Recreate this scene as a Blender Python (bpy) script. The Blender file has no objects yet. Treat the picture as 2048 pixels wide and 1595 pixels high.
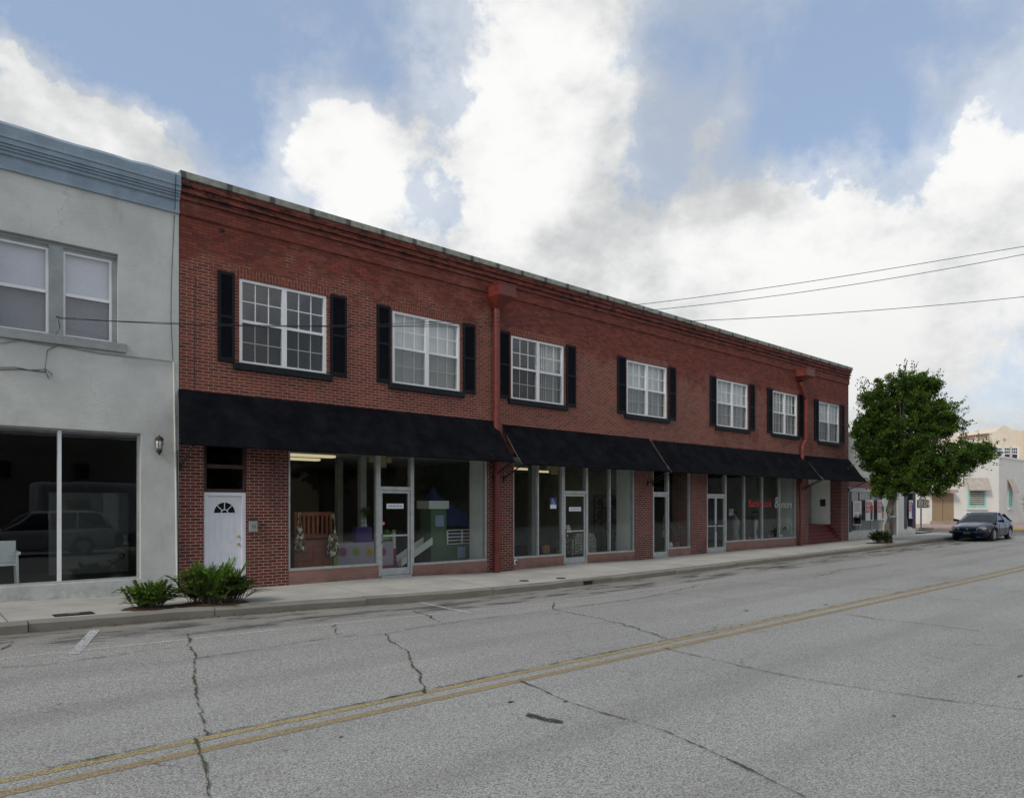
import bpy, bmesh, math, random
import numpy as np
from mathutils import Vector, Matrix
random.seed(7)
sc = bpy.context.scene
COL = sc.collection
# ---------------------------------------------------------------- survey of the street (metres)
# X runs along the brick front to the right, Y into the building, Z up; camera stands at X=Y=0
A = math.radians(41); C, S = math.cos(A), math.sin(A); F = 1405.0; H = 1.95; D = 15.3
def at(px, py, Y=D):
    k = (px-1024)/F; fw = Y/(C-S*k)
    return (C*k*fw+S*fw, H+(1010-py)/F*fw)
def fx(px, Y=D): return at(px, 0, Y)[0]
def lerp_tab(tab, x):
    if x <= tab[0][0]: return tab[0][1]
    for (a, za), (b, zb) in zip(tab, tab[1:]):
        if x <= b:
            t = (x-a)/(b-a); return za+(zb-za)*t
    return tab[-1][1]
def smooth(t):
    t = max(0, min(1, t)); return t*t*(3-2*t)
GUT = [(-12, .14), (1.06, .10), (3.5, .06), (5.77, .012), (7.7, -.05), (9.54, -.09), (12, -.10), (14.85, -.085), (19.5, -.045), (24.3, 0), (32, .09), (39.5, .18), (46, .22), (60, .25)]
CEN = [(22, 0), (34, .06), (44, .16), (60, .24)]
BASE = [(-12, .27), (1.3, .24), (4.3, .16), (6.6, .145), (9, .15), (10.5, .12), (12.4, .06), (14, .09), (16, .115), (19, .08), (22, .12), (26, .14), (30, .15), (35.3, .22), (44.4, .30), (47, .31)]
KY = 12.4
def road_z(X, Y):
    c = lerp_tab(CEN, X); g = lerp_tab(GUT, X)
    return c+(g-c)*smooth((Y-7.0)/(KY-7.0))
def kerb_z(X): return lerp_tab(GUT, X)+.15
def walk_z(X, Y):
    t = (Y-KY)/(D-KY)
    return kerb_z(X)+(lerp_tab(BASE, X)-kerb_z(X))*smooth(min(1, max(0, t*1.1)))
def grd(px, py, f=None):
    z = 0
    for _ in range(8):
        fw = (H-z)*F/(py-1010); k = (px-1024)/F
        X, Y = C*k*fw+S*fw, -S*k*fw+C*fw
        z = (f or road_z)(X, Y)
    return X, Y, z

# ---------------------------------------------------------------- object helpers
def wloc(o):
    v = Vector((0, 0, 0))
    while o is not None:
        v += Vector(o.location); o = o.parent
    return v
def tag(o, label=None, cat=None, group=None, kind=None):
    if label: o['label'] = label
    if cat: o['category'] = cat
    if group: o['group'] = group
    if kind: o['kind'] = kind
    return o
def thing(name, label, cat, loc, group=None):
    o = bpy.data.objects.new(name, None); COL.objects.link(o)
    o.location = loc; o.empty_display_size = .2
    return tag(o, label, cat, group)
class MB:
    def __init__(s): s.v = []; s.f = []; s.m = []; s.mi = 0
    def quad(s, a, b, c, d):
        n = len(s.v); s.v += [tuple(a), tuple(b), tuple(c), tuple(d)]; s.f.append((n, n+1, n+2, n+3)); s.m.append(s.mi)
    def tri(s, a, b, c):
        n = len(s.v); s.v += [tuple(a), tuple(b), tuple(c)]; s.f.append((n, n+1, n+2)); s.m.append(s.mi)
    def poly(s, pts):
        n = len(s.v); s.v += [tuple(p) for p in pts]; s.f.append(tuple(range(n, n+len(pts)))); s.m.append(s.mi)
    def box(s, x0, x1, y0, y1, z0, z1):
        if x0 > x1: x0, x1 = x1, x0
        if y0 > y1: y0, y1 = y1, y0
        if z0 > z1: z0, z1 = z1, z0
        n = len(s.v)
        s.v += [(x0,y0,z0),(x1,y0,z0),(x1,y1,z0),(x0,y1,z0),(x0,y0,z1),(x1,y0,z1),(x1,y1,z1),(x0,y1,z1)]
        for q in ((0,3,2,1),(4,5,6,7),(0,1,5,4),(1,2,6,5),(2,3,7,6),(3,0,4,7)):
            s.f.append(tuple(n+i for i in q)); s.m.append(s.mi)
        return s
    def prism(s, pts, axis, a, b):
        # pts 2D polygon (CCW seen from +axis), extruded a..b along axis (0 x:(y,z), 1 y:(x,z), 2 z:(x,y))
        def P(p, t):
            return (t, p[0], p[1]) if axis == 0 else ((p[0], t, p[1]) if axis == 1 else (p[0], p[1], t))
        n = len(s.v); k = len(pts)
        s.v += [P(p, a) for p in pts]+[P(p, b) for p in pts]
        s.f.append(tuple(range(n+k-1, n-1, -1))); s.m.append(s.mi)
        s.f.append(tuple(range(n+k, n+2*k))); s.m.append(s.mi)
        for i in range(k):
            j = (i+1) % k
            s.f.append((n+i, n+j, n+k+j, n+k+i)); s.m.append(s.mi)
        return s
    def tube(s, pts, r, n=8, cap=True):
        pts = [Vector(p) for p in pts]; rings = []
        rr = r if isinstance(r, (list, tuple)) else [r]*len(pts)
        up = Vector((0, 0, 1))
        for i, p in enumerate(pts):
            d = (pts[min(i+1, len(pts)-1)]-pts[max(i-1, 0)]).normalized()
            a = d.cross(up)
            if a.length < .05: a = d.cross(Vector((1, 0, 0)))
            a.normalize(); b = a.cross(d).normalized()
            base = len(s.v)
            for k in range(n):
                t = 2*math.pi*k/n
                s.v.append(tuple(p+a*math.cos(t)*rr[i]+b*math.sin(t)*rr[i]))
            rings.append(base)
        for a, b in zip(rings, rings[1:]):
            for k in range(n):
                s.f.append((a+k, a+(k+1) % n, b+(k+1) % n, b+k)); s.m.append(s.mi)
        if cap:
            s.f.append(tuple(range(rings[0]+n-1, rings[0]-1, -1))); s.m.append(s.mi)
            s.f.append(tuple(range(rings[-1], rings[-1]+n))); s.m.append(s.mi)
        return s
    def lathe(s, prof, c, n=14, sx=1, sy=1):
        rings = []
        for r, z in prof:
            rings.append(len(s.v))
            for k in range(n):
                t = 2*math.pi*k/n
                s.v.append((c[0]+r*math.cos(t)*sx, c[1]+r*math.sin(t)*sy, c[2]+z))
        for a, b in zip(rings, rings[1:]):
            for k in range(n):
                s.f.append((a+k, a+(k+1) % n, b+(k+1) % n, b+k)); s.m.append(s.mi)
        s.f.append(tuple(range(rings[0]+n-1, rings[0]-1, -1))); s.m.append(s.mi)
        s.f.append(tuple(range(rings[-1], rings[-1]+n))); s.m.append(s.mi)
        return s
    def build(s, name, mats, parent=None, smooth_=False, bevel=0, fix=False):
        off = wloc(parent) if parent is not None else Vector((0, 0, 0))
        me = bpy.data.meshes.new(name)
        me.from_pydata([(x-off.x, y-off.y, z-off.z) for x, y, z in s.v], [], s.f)
        if not isinstance(mats, (list, tuple)): mats = [mats]
        for m in mats: me.materials.append(m)
        me.polygons.foreach_set('material_index', s.m)
        if smooth_: me.polygons.foreach_set('use_smooth', [True]*len(s.f))
        me.update()
        if fix:
            bm = bmesh.new(); bm.from_mesh(me); bmesh.ops.remove_doubles(bm, verts=bm.verts, dist=1e-4)
            bmesh.ops.recalc_face_normals(bm, faces=bm.faces); bm.to_mesh(me); bm.free()
        o = bpy.data.objects.new(name, me); COL.objects.link(o)
        if parent is not None: o.parent = parent
        if bevel:
            b = o.modifiers.new('bevel', 'BEVEL'); b.width = bevel; b.segments = 2; b.limit_method = 'ANGLE'
        return o
def box(name, mat, parent, *b, bevel=0):
    return MB().box(*b).build(name, mat, parent, bevel=bevel)

# ---------------------------------------------------------------- materials
MATS = {}
def new_mat(name):
    m = bpy.data.materials.new(name); m.use_nodes = True
    nt = m.node_tree; nt.nodes.clear()
    out = nt.nodes.new('ShaderNodeOutputMaterial')
    return m, nt, out
class N:
    """tiny node-graph writer"""
    def __init__(s, nt): s.nt = nt
    def n(s, t, **kw):
        nd = s.nt.nodes.new(t)
        for k, v in kw.items(): setattr(nd, k, v)
        return nd
    def link(s, a, b): s.nt.links.new(a, b)
    def setin(s, sock, v):
        if isinstance(v, bpy.types.NodeSocket): s.link(v, sock)
        else: sock.default_value = v
    def pos(s):
        return s.n('ShaderNodeNewGeometry').outputs['Position']
    def math(s, op, a, b=0.0, c=0.0, clamp=False):
        nd = s.n('ShaderNodeMath', operation=op, use_clamp=clamp)
        s.setin(nd.inputs[0], a); s.setin(nd.inputs[1], b)
        if len(nd.inputs) > 2: s.setin(nd.inputs[2], c)
        return nd.outputs[0]
    def vmath(s, op, a, b=(0, 0, 0), out=0):
        nd = s.n('ShaderNodeVectorMath', operation=op)
        s.setin(nd.inputs[0], a)
        if op != 'LENGTH' and op != 'NORMALIZE': s.setin(nd.inputs[1], b)
        return nd.outputs[out]
    def scale(s, v, k):
        return s.vmath('MULTIPLY', v, k if isinstance(k, tuple) else (k, k, k))
    def noise(s, v, scale=1., detail=4., rough=.5, dist=0., out=0):
        nd = s.n('ShaderNodeTexNoise'); s.setin(nd.inputs['Vector'], v)
        nd.inputs['Scale'].default_value = scale; nd.inputs['Detail'].default_value = detail
        nd.inputs['Roughness'].default_value = rough; nd.inputs['Distortion'].default_value = dist
        return nd.outputs[out]
    def vor(s, v, scale=1., feature='F1', out='Distance', rnd=1.):
        nd = s.n('ShaderNodeTexVoronoi', feature=feature); s.setin(nd.inputs['Vector'], v)
        nd.inputs['Scale'].default_value = scale
        nd.inputs['Randomness'].default_value = rnd
        return nd.outputs[out]
    def ramp(s, f, a, b, lo=0., hi=1., smooth_=True):
        nd = s.n('ShaderNodeMapRange', interpolation_type='SMOOTHSTEP' if smooth_ else 'LINEAR', clamp=True)
        s.setin(nd.inputs[0], f)
        for i, v in zip((1, 2, 3, 4), (a, b, lo, hi)): s.setin(nd.inputs[i], v)
        return nd.outputs[0]
    def mix(s, f, a, b, blend='MIX'):
        nd = s.n('ShaderNodeMix', data_type='RGBA', blend_type=blend, clamp_factor=True)
        s.setin(nd.inputs[0], f)
        for i, v in ((6, a), (7, b)):
            s.setin(nd.inputs[i], tuple(v)+(1,) if isinstance(v, tuple) and len(v) == 3 else v)
        return nd.outputs[2]
    def sep(s, v):
        nd = s.n('ShaderNodeSeparateXYZ'); s.setin(nd.inputs[0], v); return nd.outputs
    def comb(s, x=0., y=0., z=0.):
        nd = s.n('ShaderNodeCombineXYZ')
        for i, v in enumerate((x, y, z)): s.setin(nd.inputs[i], v)
        return nd.outputs[0]
    def bump(s, h, strength=.3, dist=.01):
        nd = s.n('ShaderNodeBump'); s.setin(nd.inputs['Height'], h)
        nd.inputs['Strength'].default_value = strength; nd.inputs['Distance'].default_value = dist
        return nd.outputs[0]
    def princ(s, col, rough=.7, metal=0., normal=None, spec=.5, coat=0.):
        p = s.n('ShaderNodeBsdfPrincipled')
        s.setin(p.inputs['Base Color'], tuple(col)+(1,) if isinstance(col, tuple) and len(col) == 3 else col)
        s.setin(p.inputs['Roughness'], rough); p.inputs['Metallic'].default_value = metal
        p.inputs['Specular IOR Level'].default_value = spec; p.inputs['Coat Weight'].default_value = coat
        if normal is not None: s.link(normal, p.inputs['Normal'])
        return p
def paint(name, col, rough=.6, metal=0., var=.12, scale=3., bump=.0, coat=0., spec=.5, fine=0.):
    if name in MATS: return MATS[name]
    m, nt, out = new_mat(name); g = N(nt)
    p = g.pos(); n1 = g.noise(p, scale, 5, .6)
    c = g.mix(g.ramp(n1, .3, .7), tuple(x*(1-var) for x in col), tuple(min(1, x*(1+var)) for x in col))
    if fine:
        n2 = g.noise(p, 90, 2, .6); c = g.mix(g.ramp(n2, .3, .7, 0, fine), c, (0, 0, 0))
    nrm = g.bump(g.noise(p, 45, 3), bump, .004) if bump else None
    b = g.princ(c, g.ramp(n1, .2, .8, rough*.88, min(1, rough*1.12)), metal, nrm, spec, coat)
    g.link(b.outputs[0], out.inputs[0]); MATS[name] = m; return m
def brick_mat(name, c1, c2, mortar, mortar2, bw=.213, rh=.0677, ms=.0055, upper=False, soldier=False, pink=False):
    m, nt, out = new_mat(name); g = N(nt)
    p = g.pos(); x, y, z = g.sep(p)
    u = g.math('ADD', x, y)
    vec = g.comb(u, z, 0.) if not soldier else g.comb(z, u, 0.)
    br = g.n('ShaderNodeTexBrick', offset=.5)
    wob = g.noise(p, 9, 2)
    vec = g.vmath('ADD', vec, g.scale(g.noise(p, 14, 2, out=1), (.006, .004, 0)))
    g.setin(br.inputs['Vector'], vec)
    br.inputs['Scale'].default_value = 1; br.inputs['Brick Width'].default_value = bw
    br.inputs['Row Height'].default_value = rh; br.inputs['Mortar Size'].default_value = ms
    br.inputs['Mortar Smooth'].default_value = .25; br.inputs['Bias'].default_value = -.1
    br.inputs['Color1'].default_value = c1+(1,); br.inputs['Color2'].default_value = c2+(1,)
    br.inputs['Mortar'].default_value = (0, 0, 0, 1)
    face = br.outputs['Color']; fac = br.outputs['Fac']
    big = g.noise(p, .55, 4, .6); mid = g.noise(p, 2.3, 5, .65)
    face = g.mix(g.ramp(mid, .35, .75, 0, .45), face, tuple(a*.62 for a in c1))
    face = g.mix(g.ramp(g.noise(g.scale(p, (3, 3, 9)), 3, 4, .7), .52, .8, 0, .3), face, tuple(min(1, a*1.5+.03) for a in c2))
    if upper:
        # painted-over joints high up, pale bare joints lower down and in patches
        k = g.math('ADD', g.ramp(z, 8.0, 5.6, -.30, .34), g.ramp(x, 4, 30, .20, -.16))
        k = g.math('ADD', k, g.math('MULTIPLY', g.math('SUBTRACT', mid, .5), 1.1))
        k = g.math('ADD', k, g.math('MULTIPLY', g.math('SUBTRACT', big, .5), .9))
        mk = g.ramp(k, -.12, .25)
        mort = g.mix(mk, mortar2, mortar)
    else:
        mort = g.mix(g.ramp(mid, .25, .8), mortar, mortar2)
    col = g.mix(fac, face, mort)
    if upper:
        # mildew on the projecting courses under the coping
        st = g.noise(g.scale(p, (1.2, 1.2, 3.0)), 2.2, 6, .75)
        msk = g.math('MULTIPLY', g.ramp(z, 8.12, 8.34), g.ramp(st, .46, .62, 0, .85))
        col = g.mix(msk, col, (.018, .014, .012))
        # efflorescence smudges
        ef = g.math('MULTIPLY', g.ramp(g.noise(p, 1.1, 6, .7), .60, .78, 0, .35), g.ramp(z, 5.3, 4.7))
        col = g.mix(ef, col, (.38, .33, .31))
        bl = g.ramp(g.noise(g.vmath('ADD', p, (7, 3, 1)), .8, 5, .7), .55, .8, 0, .28)
        col = g.mix(bl, col, (.06, .018, .017))
    if not upper and not pink:
        dk = g.ramp(g.noise(g.scale(p, (1, 1, .4)), 1.4, 5, .7), .5, .75, 0, .35)
        col = g.mix(dk, col, (.03, .012, .01))
    if pink:
        sp = g.math('MULTIPLY', g.ramp(z, .34, .08, 0, .6), g.ramp(mid, .35, .6))
        col = g.mix(sp, col, (.10, .075, .06))
    h = g.math('ADD', g.math('MULTIPLY', fac, -1.0), g.math('MULTIPLY', g.noise(p, 60, 3), .35))
    b = g.princ(col, .82, 0, g.bump(h, .55, .006), .3)
    g.link(b.outputs[0], out.inputs[0]); return m
M_UP = brick_mat('upper_brick', (.245, .060, .040), (.108, .031, .023), (.37, .29, .235), (.075, .027, .021), bw=.2145, rh=.0672, ms=.0058, upper=True)
M_SOLD = brick_mat('soldier_brick', (.22, .054, .034), (.155, .038, .026), (.38, .30, .24), (.19, .13, .10), bw=.21, rh=.072, ms=.005, soldier=True)
M_LOW = brick_mat('lower_brick', (.180, .040, .029), (.072, .020, .017), (.47, .40, .35), (.36, .30, .26), bw=.2032, rh=.0677, ms=.0055)
M_PINK = brick_mat('pink_painted_brick', (.31, .175, .145), (.265, .145, .12), (.25, .14, .118), (.21, .115, .095), ms=.004, pink=True)
def stucco(name, col, var=.1, bump=.35, scale=1.2, streak=.25, dirtcol=(.12, .12, .11)):
    m, nt, out = new_mat(name); g = N(nt); p = g.pos()
    n1 = g.noise(p, scale, 6, .65); n2 = g.noise(g.scale(p, (1, 1, .25)), 3.5, 5, .7)
    c = g.mix(g.ramp(n1, .3, .7), tuple(a*(1-var) for a in col), tuple(min(1, a*(1+var)) for a in col))
    c = g.mix(g.ramp(n2, .55, .82, 0, streak), c, dirtcol)
    x, y, z = g.sep(p)
    foot = g.math('MULTIPLY', g.ramp(z, .75, .15, 0, .4), g.ramp(g.noise(p, 5, 5, .7), .38, .65))
    c = g.mix(foot, c, dirtcol)
    h = g.math('ADD', g.noise(g.scale(p, (1, 1, 2.2)), 9, 7, .72), g.math('MULTIPLY', g.noise(p, 2.2, 3), 1.0))
    crk = g.vor(g.vmath('ADD', p, g.scale(g.noise(p, 1.6, 5, out=1), .8)), .33, 'DISTANCE_TO_EDGE')
    c = g.mix(g.math('MULTIPLY', g.ramp(crk, .003, .001, 0, .22), g.ramp(n1, .45, .6)), c, dirtcol)
    b = g.princ(c, .88, 0, g.bump(h, bump, .02), .25)
    g.link(b.outputs[0], out.inputs[0]); return m
M_STUCCO = stucco('grey_stucco', (.54, .55, .525))
M_BLUE = stucco('blue_cornice_paint', (.27, .345, .415), .12, .2, 2.5, .3, (.09, .10, .10))
M_BLUEG = stucco('blue_grey_trim', (.30, .325, .325), .12, .2, 4, .45, (.07, .07, .06))
M_WHITEW = stucco('white_masonry', (.66, .66, .62), .06, .2, 1, .1, (.3, .3, .27))
M_BLOCK = stucco('cream_block', (.72, .715, .67), .05, .2, 1, .12, (.4, .37, .3))
M_CREAM = stucco('cream_stucco', (.72, .63, .51), .06, .2, .8, .12, (.35, .3, .22))
M_BEIGE = stucco('beige_stucco', (.15, .135, .11), .1, .2, .8, .2)
M_WHITE = paint('white_vinyl', (.78, .79, .80), .4, var=.04)
M_WDOOR = paint('white_door_paint', (.72, .74, .80), .45, var=.03)
M_ALU = paint('aluminium_frame', (.46, .48, .48), .45, .35, var=.12, scale=6)
M_SHUT = paint('black_shutter', (.007, .008, .012), .6, var=.25, scale=8, spec=.2)
M_SILL = paint('black_sill', (.012, .015, .019), .6, var=.3, scale=7, spec=.2)
M_AWN = None
M_RED = paint('red_downspout', (.150, .026, .018), .5, var=.2, scale=3.5, bump=.05, fine=.0)
M_BLACK = paint('black_metal', (.012, .012, .014), .5, var=.2)
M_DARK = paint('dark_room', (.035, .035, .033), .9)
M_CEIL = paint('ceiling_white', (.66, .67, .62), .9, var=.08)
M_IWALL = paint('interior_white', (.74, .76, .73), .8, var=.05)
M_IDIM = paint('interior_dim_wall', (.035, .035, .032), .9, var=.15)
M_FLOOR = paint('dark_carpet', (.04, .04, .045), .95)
M_WOOD = paint('brown_wood', (.042, .018, .014), .6, var=.3, scale=9)
M_CRIB = paint('reddish_wood', (.24, .055, .022), .45, var=.3, scale=9)
M_MAILB = paint('galvanised', (.34, .34, .32), .5, .4, var=.15, scale=12)
M_REDSTEP = paint('red_step_paint', (.13, .014, .014), .6, var=.2)
M_MAROON = paint('maroon_trim', (.20, .045, .05), .6)
M_TAN = paint('tan_door', (.30, .22, .13), .6, var=.05)
M_TURQ = paint('turquoise_trim', (.30, .62, .60), .6)
M_AWB = paint('beige_awning', (.45, .40, .345), .7)
M_GREY = paint('grey_metal', (.30, .31, .31), .5, .3)
M_PAPER = paint('paper', (.75, .77, .78), .8, var=.03)
M_BLUEP = paint('blue_paper', (.30, .38, .55), .8, var=.03)
def coping_mat():
    m, nt, out = new_mat('coping_concrete'); g = N(nt); p = g.pos(); x, y, z = g.sep(p)
    n1 = g.noise(p, 5, 6, .7)
    c = g.mix(g.ramp(n1, .3, .7), (.20, .20, .165), (.36, .37, .32))
    ph = g.math('FRACT', g.math('DIVIDE', g.math('SUBTRACT', x, 4.79), .925))
    d = g.math('ABSOLUTE', g.math('SUBTRACT', ph, .5))
    d = g.math('ADD', d, g.math('MULTIPLY', g.math('SUBTRACT', g.noise(p, 9, 4, .7), .5), .09))
    c = g.mix(g.ramp(d, .085, .045, 0, .8), c, (.06, .065, .07))
    c = g.mix(g.ramp(g.noise(p, 2.2, 6, .7), .55, .7, 0, .6), c, (.07, .07, .05))
    b = g.princ(c, .9, 0, g.bump(g.noise(p, 30, 4), .4, .01), .2)
    g.link(b.outputs[0], out.inputs[0]); return m
M_COPE = coping_mat()
def awning_mat():
    m, nt, out = new_mat('black_awning_canvas'); g = N(nt); p = g.pos(); x, y, z = g.sep(p)
    n1 = g.noise(p, 2.0, 5, .65)
    c = g.mix(g.ramp(n1, .3, .75), (.003, .0035, .005), (.010, .0105, .014))
    seam = g.math('ABSOLUTE', g.math('SUBTRACT', g.math('FRACT', g.math('DIVIDE', x, 1.52)), .5))
    c = g.mix(g.ramp(seam, .011, .005, 0, .6), c, (.004, .004, .005))
    dots = g.vor(p, 3.2); msk = g.math('MULTIPLY', g.ramp(dots, .055, .03), g.math('MULTIPLY', g.ramp(x, 11.3, 12.2), g.ramp(x, 14, 13.2)))
    c = g.mix(msk, c, (.45, .45, .42))
    h = g.math('ADD', g.noise(g.scale(p, (.5, 1, 1)), 2.0, 3), g.math('MULTIPLY', g.noise(p, 120, 2), .05))
    b = g.princ(c, .95, 0, g.bump(h, .25, .06), .06); g.link(b.outputs[0], out.inputs[0]); return m
M_AWN = awning_mat()
def glass_mat(name, tint=(.82, .86, .84), ior=1.5, rough=0.0, boost=1.0):
    m, nt, out = new_mat(name); g = N(nt)
    t = g.n('ShaderNodeBsdfTransparent'); t.inputs[0].default_value = tint+(1,)
    gl = g.n('ShaderNodeBsdfGlossy'); gl.inputs['Roughness'].default_value = rough
    gl.inputs['Color'].default_value = (.95, .97, 1, 1)
    ge = g.n('ShaderNodeNewGeometry')
    c_ = g.math('ABSOLUTE', g.vmath('DOT_PRODUCT', ge.outputs['Incoming'], ge.outputs['Normal'], out=1))
    r0 = ((ior-1)/(ior+1))**2*1.8
    fr = g.math('ADD', r0, g.math('MULTIPLY', 1-r0, g.math('POWER', g.math('SUBTRACT', 1.0, c_, clamp=True), 5)))
    g.link(g.bump(g.noise(g.pos(), .9, 2), .06, .02), gl.inputs['Normal'])
    mx = g.n('ShaderNodeMixShader')
    g.link(g.math('MULTIPLY', fr, boost, clamp=True), mx.inputs[0])
    g.link(t.outputs[0], mx.inputs[1]); g.link(gl.outputs[0], mx.inputs[2])
    g.link(mx.outputs[0], out.inputs[0]); return m
M_GLASS = glass_mat('shop_glass', (.86, .90, .87), 1.5, 0, .8)
M_GLASSU = glass_mat('window_glass', (.92, .94, .94), 1.5, 0, 1.25)
M_CARGLASS = glass_mat('tinted_glass', (.16, .18, .19), 1.55, 0, 1.5)
def screen_mat():
    m, nt, out = new_mat('insect_screen'); g = N(nt)
    t = g.n('ShaderNodeBsdfTransparent'); d = g.n('ShaderNodeBsdfDiffuse'); d.inputs[0].default_value = (.06, .065, .065, 1)
    mx = g.n('ShaderNodeMixShader'); mx.inputs[0].default_value = .34
    g.link(t.outputs[0], mx.inputs[1]); g.link(d.outputs[0], mx.inputs[2]); g.link(mx.outputs[0], out.inputs[0]); return m
M_SCREEN = screen_mat()
def emit(name, col, k):
    m, nt, out = new_mat(name); g = N(nt)
    e = g.n('ShaderNodeEmission'); e.inputs[0].default_value = col+(1,); e.inputs[1].default_value = k
    g.link(e.outputs[0], out.inputs[0]); return m
M_LAMP = emit('lit_tube', (1, .82, .52), .55)
def asphalt():
    m, nt, out = new_mat('old_asphalt'); g = N(nt); p = g.pos(); x, y, z = g.sep(p)
    v = g.vor(p, 105, out='Color'); vx = g.sep(v)[0]
    n0 = g.noise(p, 46, 4, .75)
    agg = g.math('ADD', g.math('MULTIPLY', vx, .55), g.math('MULTIPLY', n0, .9))
    c = g.mix(g.ramp(agg, .38, 1.02, smooth_=False), (.105, .103, .096), (.50, .495, .47))
    big = g.noise(g.scale(p, (.35, 1, 1)), .5, 6, .65)
    c = g.mix(g.ramp(big, .3, .72, 0, .30), c, (.16, .157, .148))
    lane = g.math('ABSOLUTE', g.math('SUBTRACT', g.math('ABSOLUTE', g.math('SUBTRACT', y, 5.98)), 2.6))
    c = g.mix(g.math('MULTIPLY', g.ramp(g.math('ABSOLUTE', g.math('SUBTRACT', lane, .8)), .45, .1, 0, .22), g.ramp(g.noise(g.scale(p, (.08, 1, 1)), 2, 4), .3, .6)), c, (.14, .137, .128))
    c = g.mix(g.ramp(g.noise(g.scale(p, (.2, 1, 1)), 1.1, 5, .6), .5, .75, 0, .30), c, (.36, .36, .345))
    # worn smooth strip, oil and dirt toward the gutter
    edge = g.ramp(y, 9.2, 12.0)
    st = g.noise(g.scale(p, (.38, 1.4, 1)), 1.3, 7, .72)
    c = g.mix(g.math('MULTIPLY', g.ramp(y, 10.0, 12.2), g.ramp(st, .35, .6, .35, .9)), c, (.235, .22, .19))
    oil = g.noise(g.scale(p, (.5, 2.2, 1)), 1.1, 7, .75)
    band = g.math('MULTIPLY', g.ramp(y, 10.7, 11.1), g.ramp(y, 12.3, 12.0))
    c = g.mix(g.math('MULTIPLY', band, g.ramp(oil, .47, .60, 0, .9)), c, (.055, .055, .055))
    c = g.mix(g.math('MULTIPLY', g.ramp(y, 12.12, 12.38, 0, .75), g.ramp(st, .3, .55, .45, 1)), c, (.075, .065, .045))
    # hairline surface cracks
    ck = g.vor(g.vmath('ADD', p, g.scale(g.noise(p, 2.2, 4, out=1), .55)), .55, 'DISTANCE_TO_EDGE')
    c = g.mix(g.math('MULTIPLY', g.ramp(ck, .006, .0015, 0, .55), g.ramp(big, .5, .62)), c, (.05, .05, .045))
    spots = g.vor(p, 1.15)
    c = g.mix(g.ramp(spots, .045, .025, 0, .5), c, (.05, .05, .05))
    b = g.princ(c, .9, 0, g.bump(agg, .5, .006), .25)
    g.link(b.outputs[0], out.inputs[0]); return m
M_ROAD = asphalt()
def concrete(name, col, joints=0., dirt=.35):
    m, nt, out = new_mat(name); g = N(nt); p = g.pos(); x, y, z = g.sep(p)
    n1 = g.noise(p, .9, 6, .65); n2 = g.noise(g.scale(p, (.4, 1.6, 1)), 2.4, 6, .7)
    c = g.mix(g.ramp(n1, .3, .7), tuple(a*.84 for a in col), tuple(a*1.12 for a in col))
    c = g.mix(g.ramp(n2, .5, .78, 0, dirt), c, tuple(a*.45 for a in col))
    c = g.mix(g.ramp(g.noise(p, 70, 3, .7), .35, .75, 0, .3), c, tuple(a*.55 for a in col))
    if joints:
        ph = g.math('ABSOLUTE', g.math('SUBTRACT', g.math('FRACT', g.math('DIVIDE', g.math('ADD', x, .35), joints)), .5))
        c = g.mix(g.ramp(ph, .0042, .0022, 0, .75), c, (.05, .048, .04))
        spots = g.vor(p, 1.7); c = g.mix(g.ramp(spots, .035, .02, 0, .45), c, (.06, .06, .055))
    b = g.princ(c, .9, 0, g.bump(g.noise(p, 40, 4), .3, .008), .25)
    g.link(b.outputs[0], out.inputs[0]); return m
M_WALK = concrete('sidewalk_concrete', (.42, .41, .375), 3.05, .3)
M_KERB = concrete('kerb_concrete', (.235, .22, .185), 0, .95)
M_PAVER = concrete('pink_pavers', (.40, .30, .26), .6, .2)
M_GRND = concrete('far_ground', (.22, .22, .20), 0, .3)
def worn_line(name, col, amount):
    m, nt, out = new_mat(name); g = N(nt); p = g.pos()
    vx = g.sep(g.vor(p, 85, out='Color'))[0]
    k = g.math('ADD', g.math('MULTIPLY', vx, .5), g.math('MULTIPLY', g.noise(p, 30, 5, .75), .9))
    k = g.math('ADD', k, g.math('MULTIPLY', g.noise(p, 1.2, 4), .35))
    k = g.ramp(k, amount, amount+.22)
    d = g.n('ShaderNodeBsdfDiffuse'); g.setin(d.inputs[0], col+(1,))
    t = g.n('ShaderNodeBsdfTransparent'); mx = g.n('ShaderNodeMixShader')
    g.link(k, mx.inputs[0]); g.link(t.outputs[0], mx.inputs[1]); g.link(d.outputs[0], mx.inputs[2])
    g.link(mx.outputs[0], out.inputs[0]); return m
M_YEL = worn_line('worn_yellow_paint', (.38, .305, .16), .64)
M_YEL2 = worn_line('tan_worn_paint', (.32, .255, .16), .62)
M_WLINE = worn_line('worn_white_paint', (.53, .54, .54), .77)
M_WTICK = worn_line('white_tick_paint', (.50, .51, .51), .68)
def crack_mat():
    m, nt, out = new_mat('crack_fill'); g = N(nt); p = g.pos()
    gr = g.ramp(g.noise(p, 1.3, 3), .46, .58)
    c = g.mix(gr, (.075, .070, .060), (.080, .100, .036))
    b = g.princ(c, .95, 0, g.bump(g.noise(p, 60, 3), .8, .01), .1)
    t = g.n('ShaderNodeBsdfTransparent'); mx = g.n('ShaderNodeMixShader')
    k = g.math('ADD', g.ramp(g.noise(p, 28, 4, .7), .36, .5), g.math('MULTIPLY', gr, .5), clamp=True)
    g.link(k, mx.inputs[0]); g.link(t.outputs[0], mx.inputs[1]); g.link(b.outputs[0], mx.inputs[2]); g.link(mx.outputs[0], out.inputs[0]); return m
M_CRACK = crack_mat()
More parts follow.
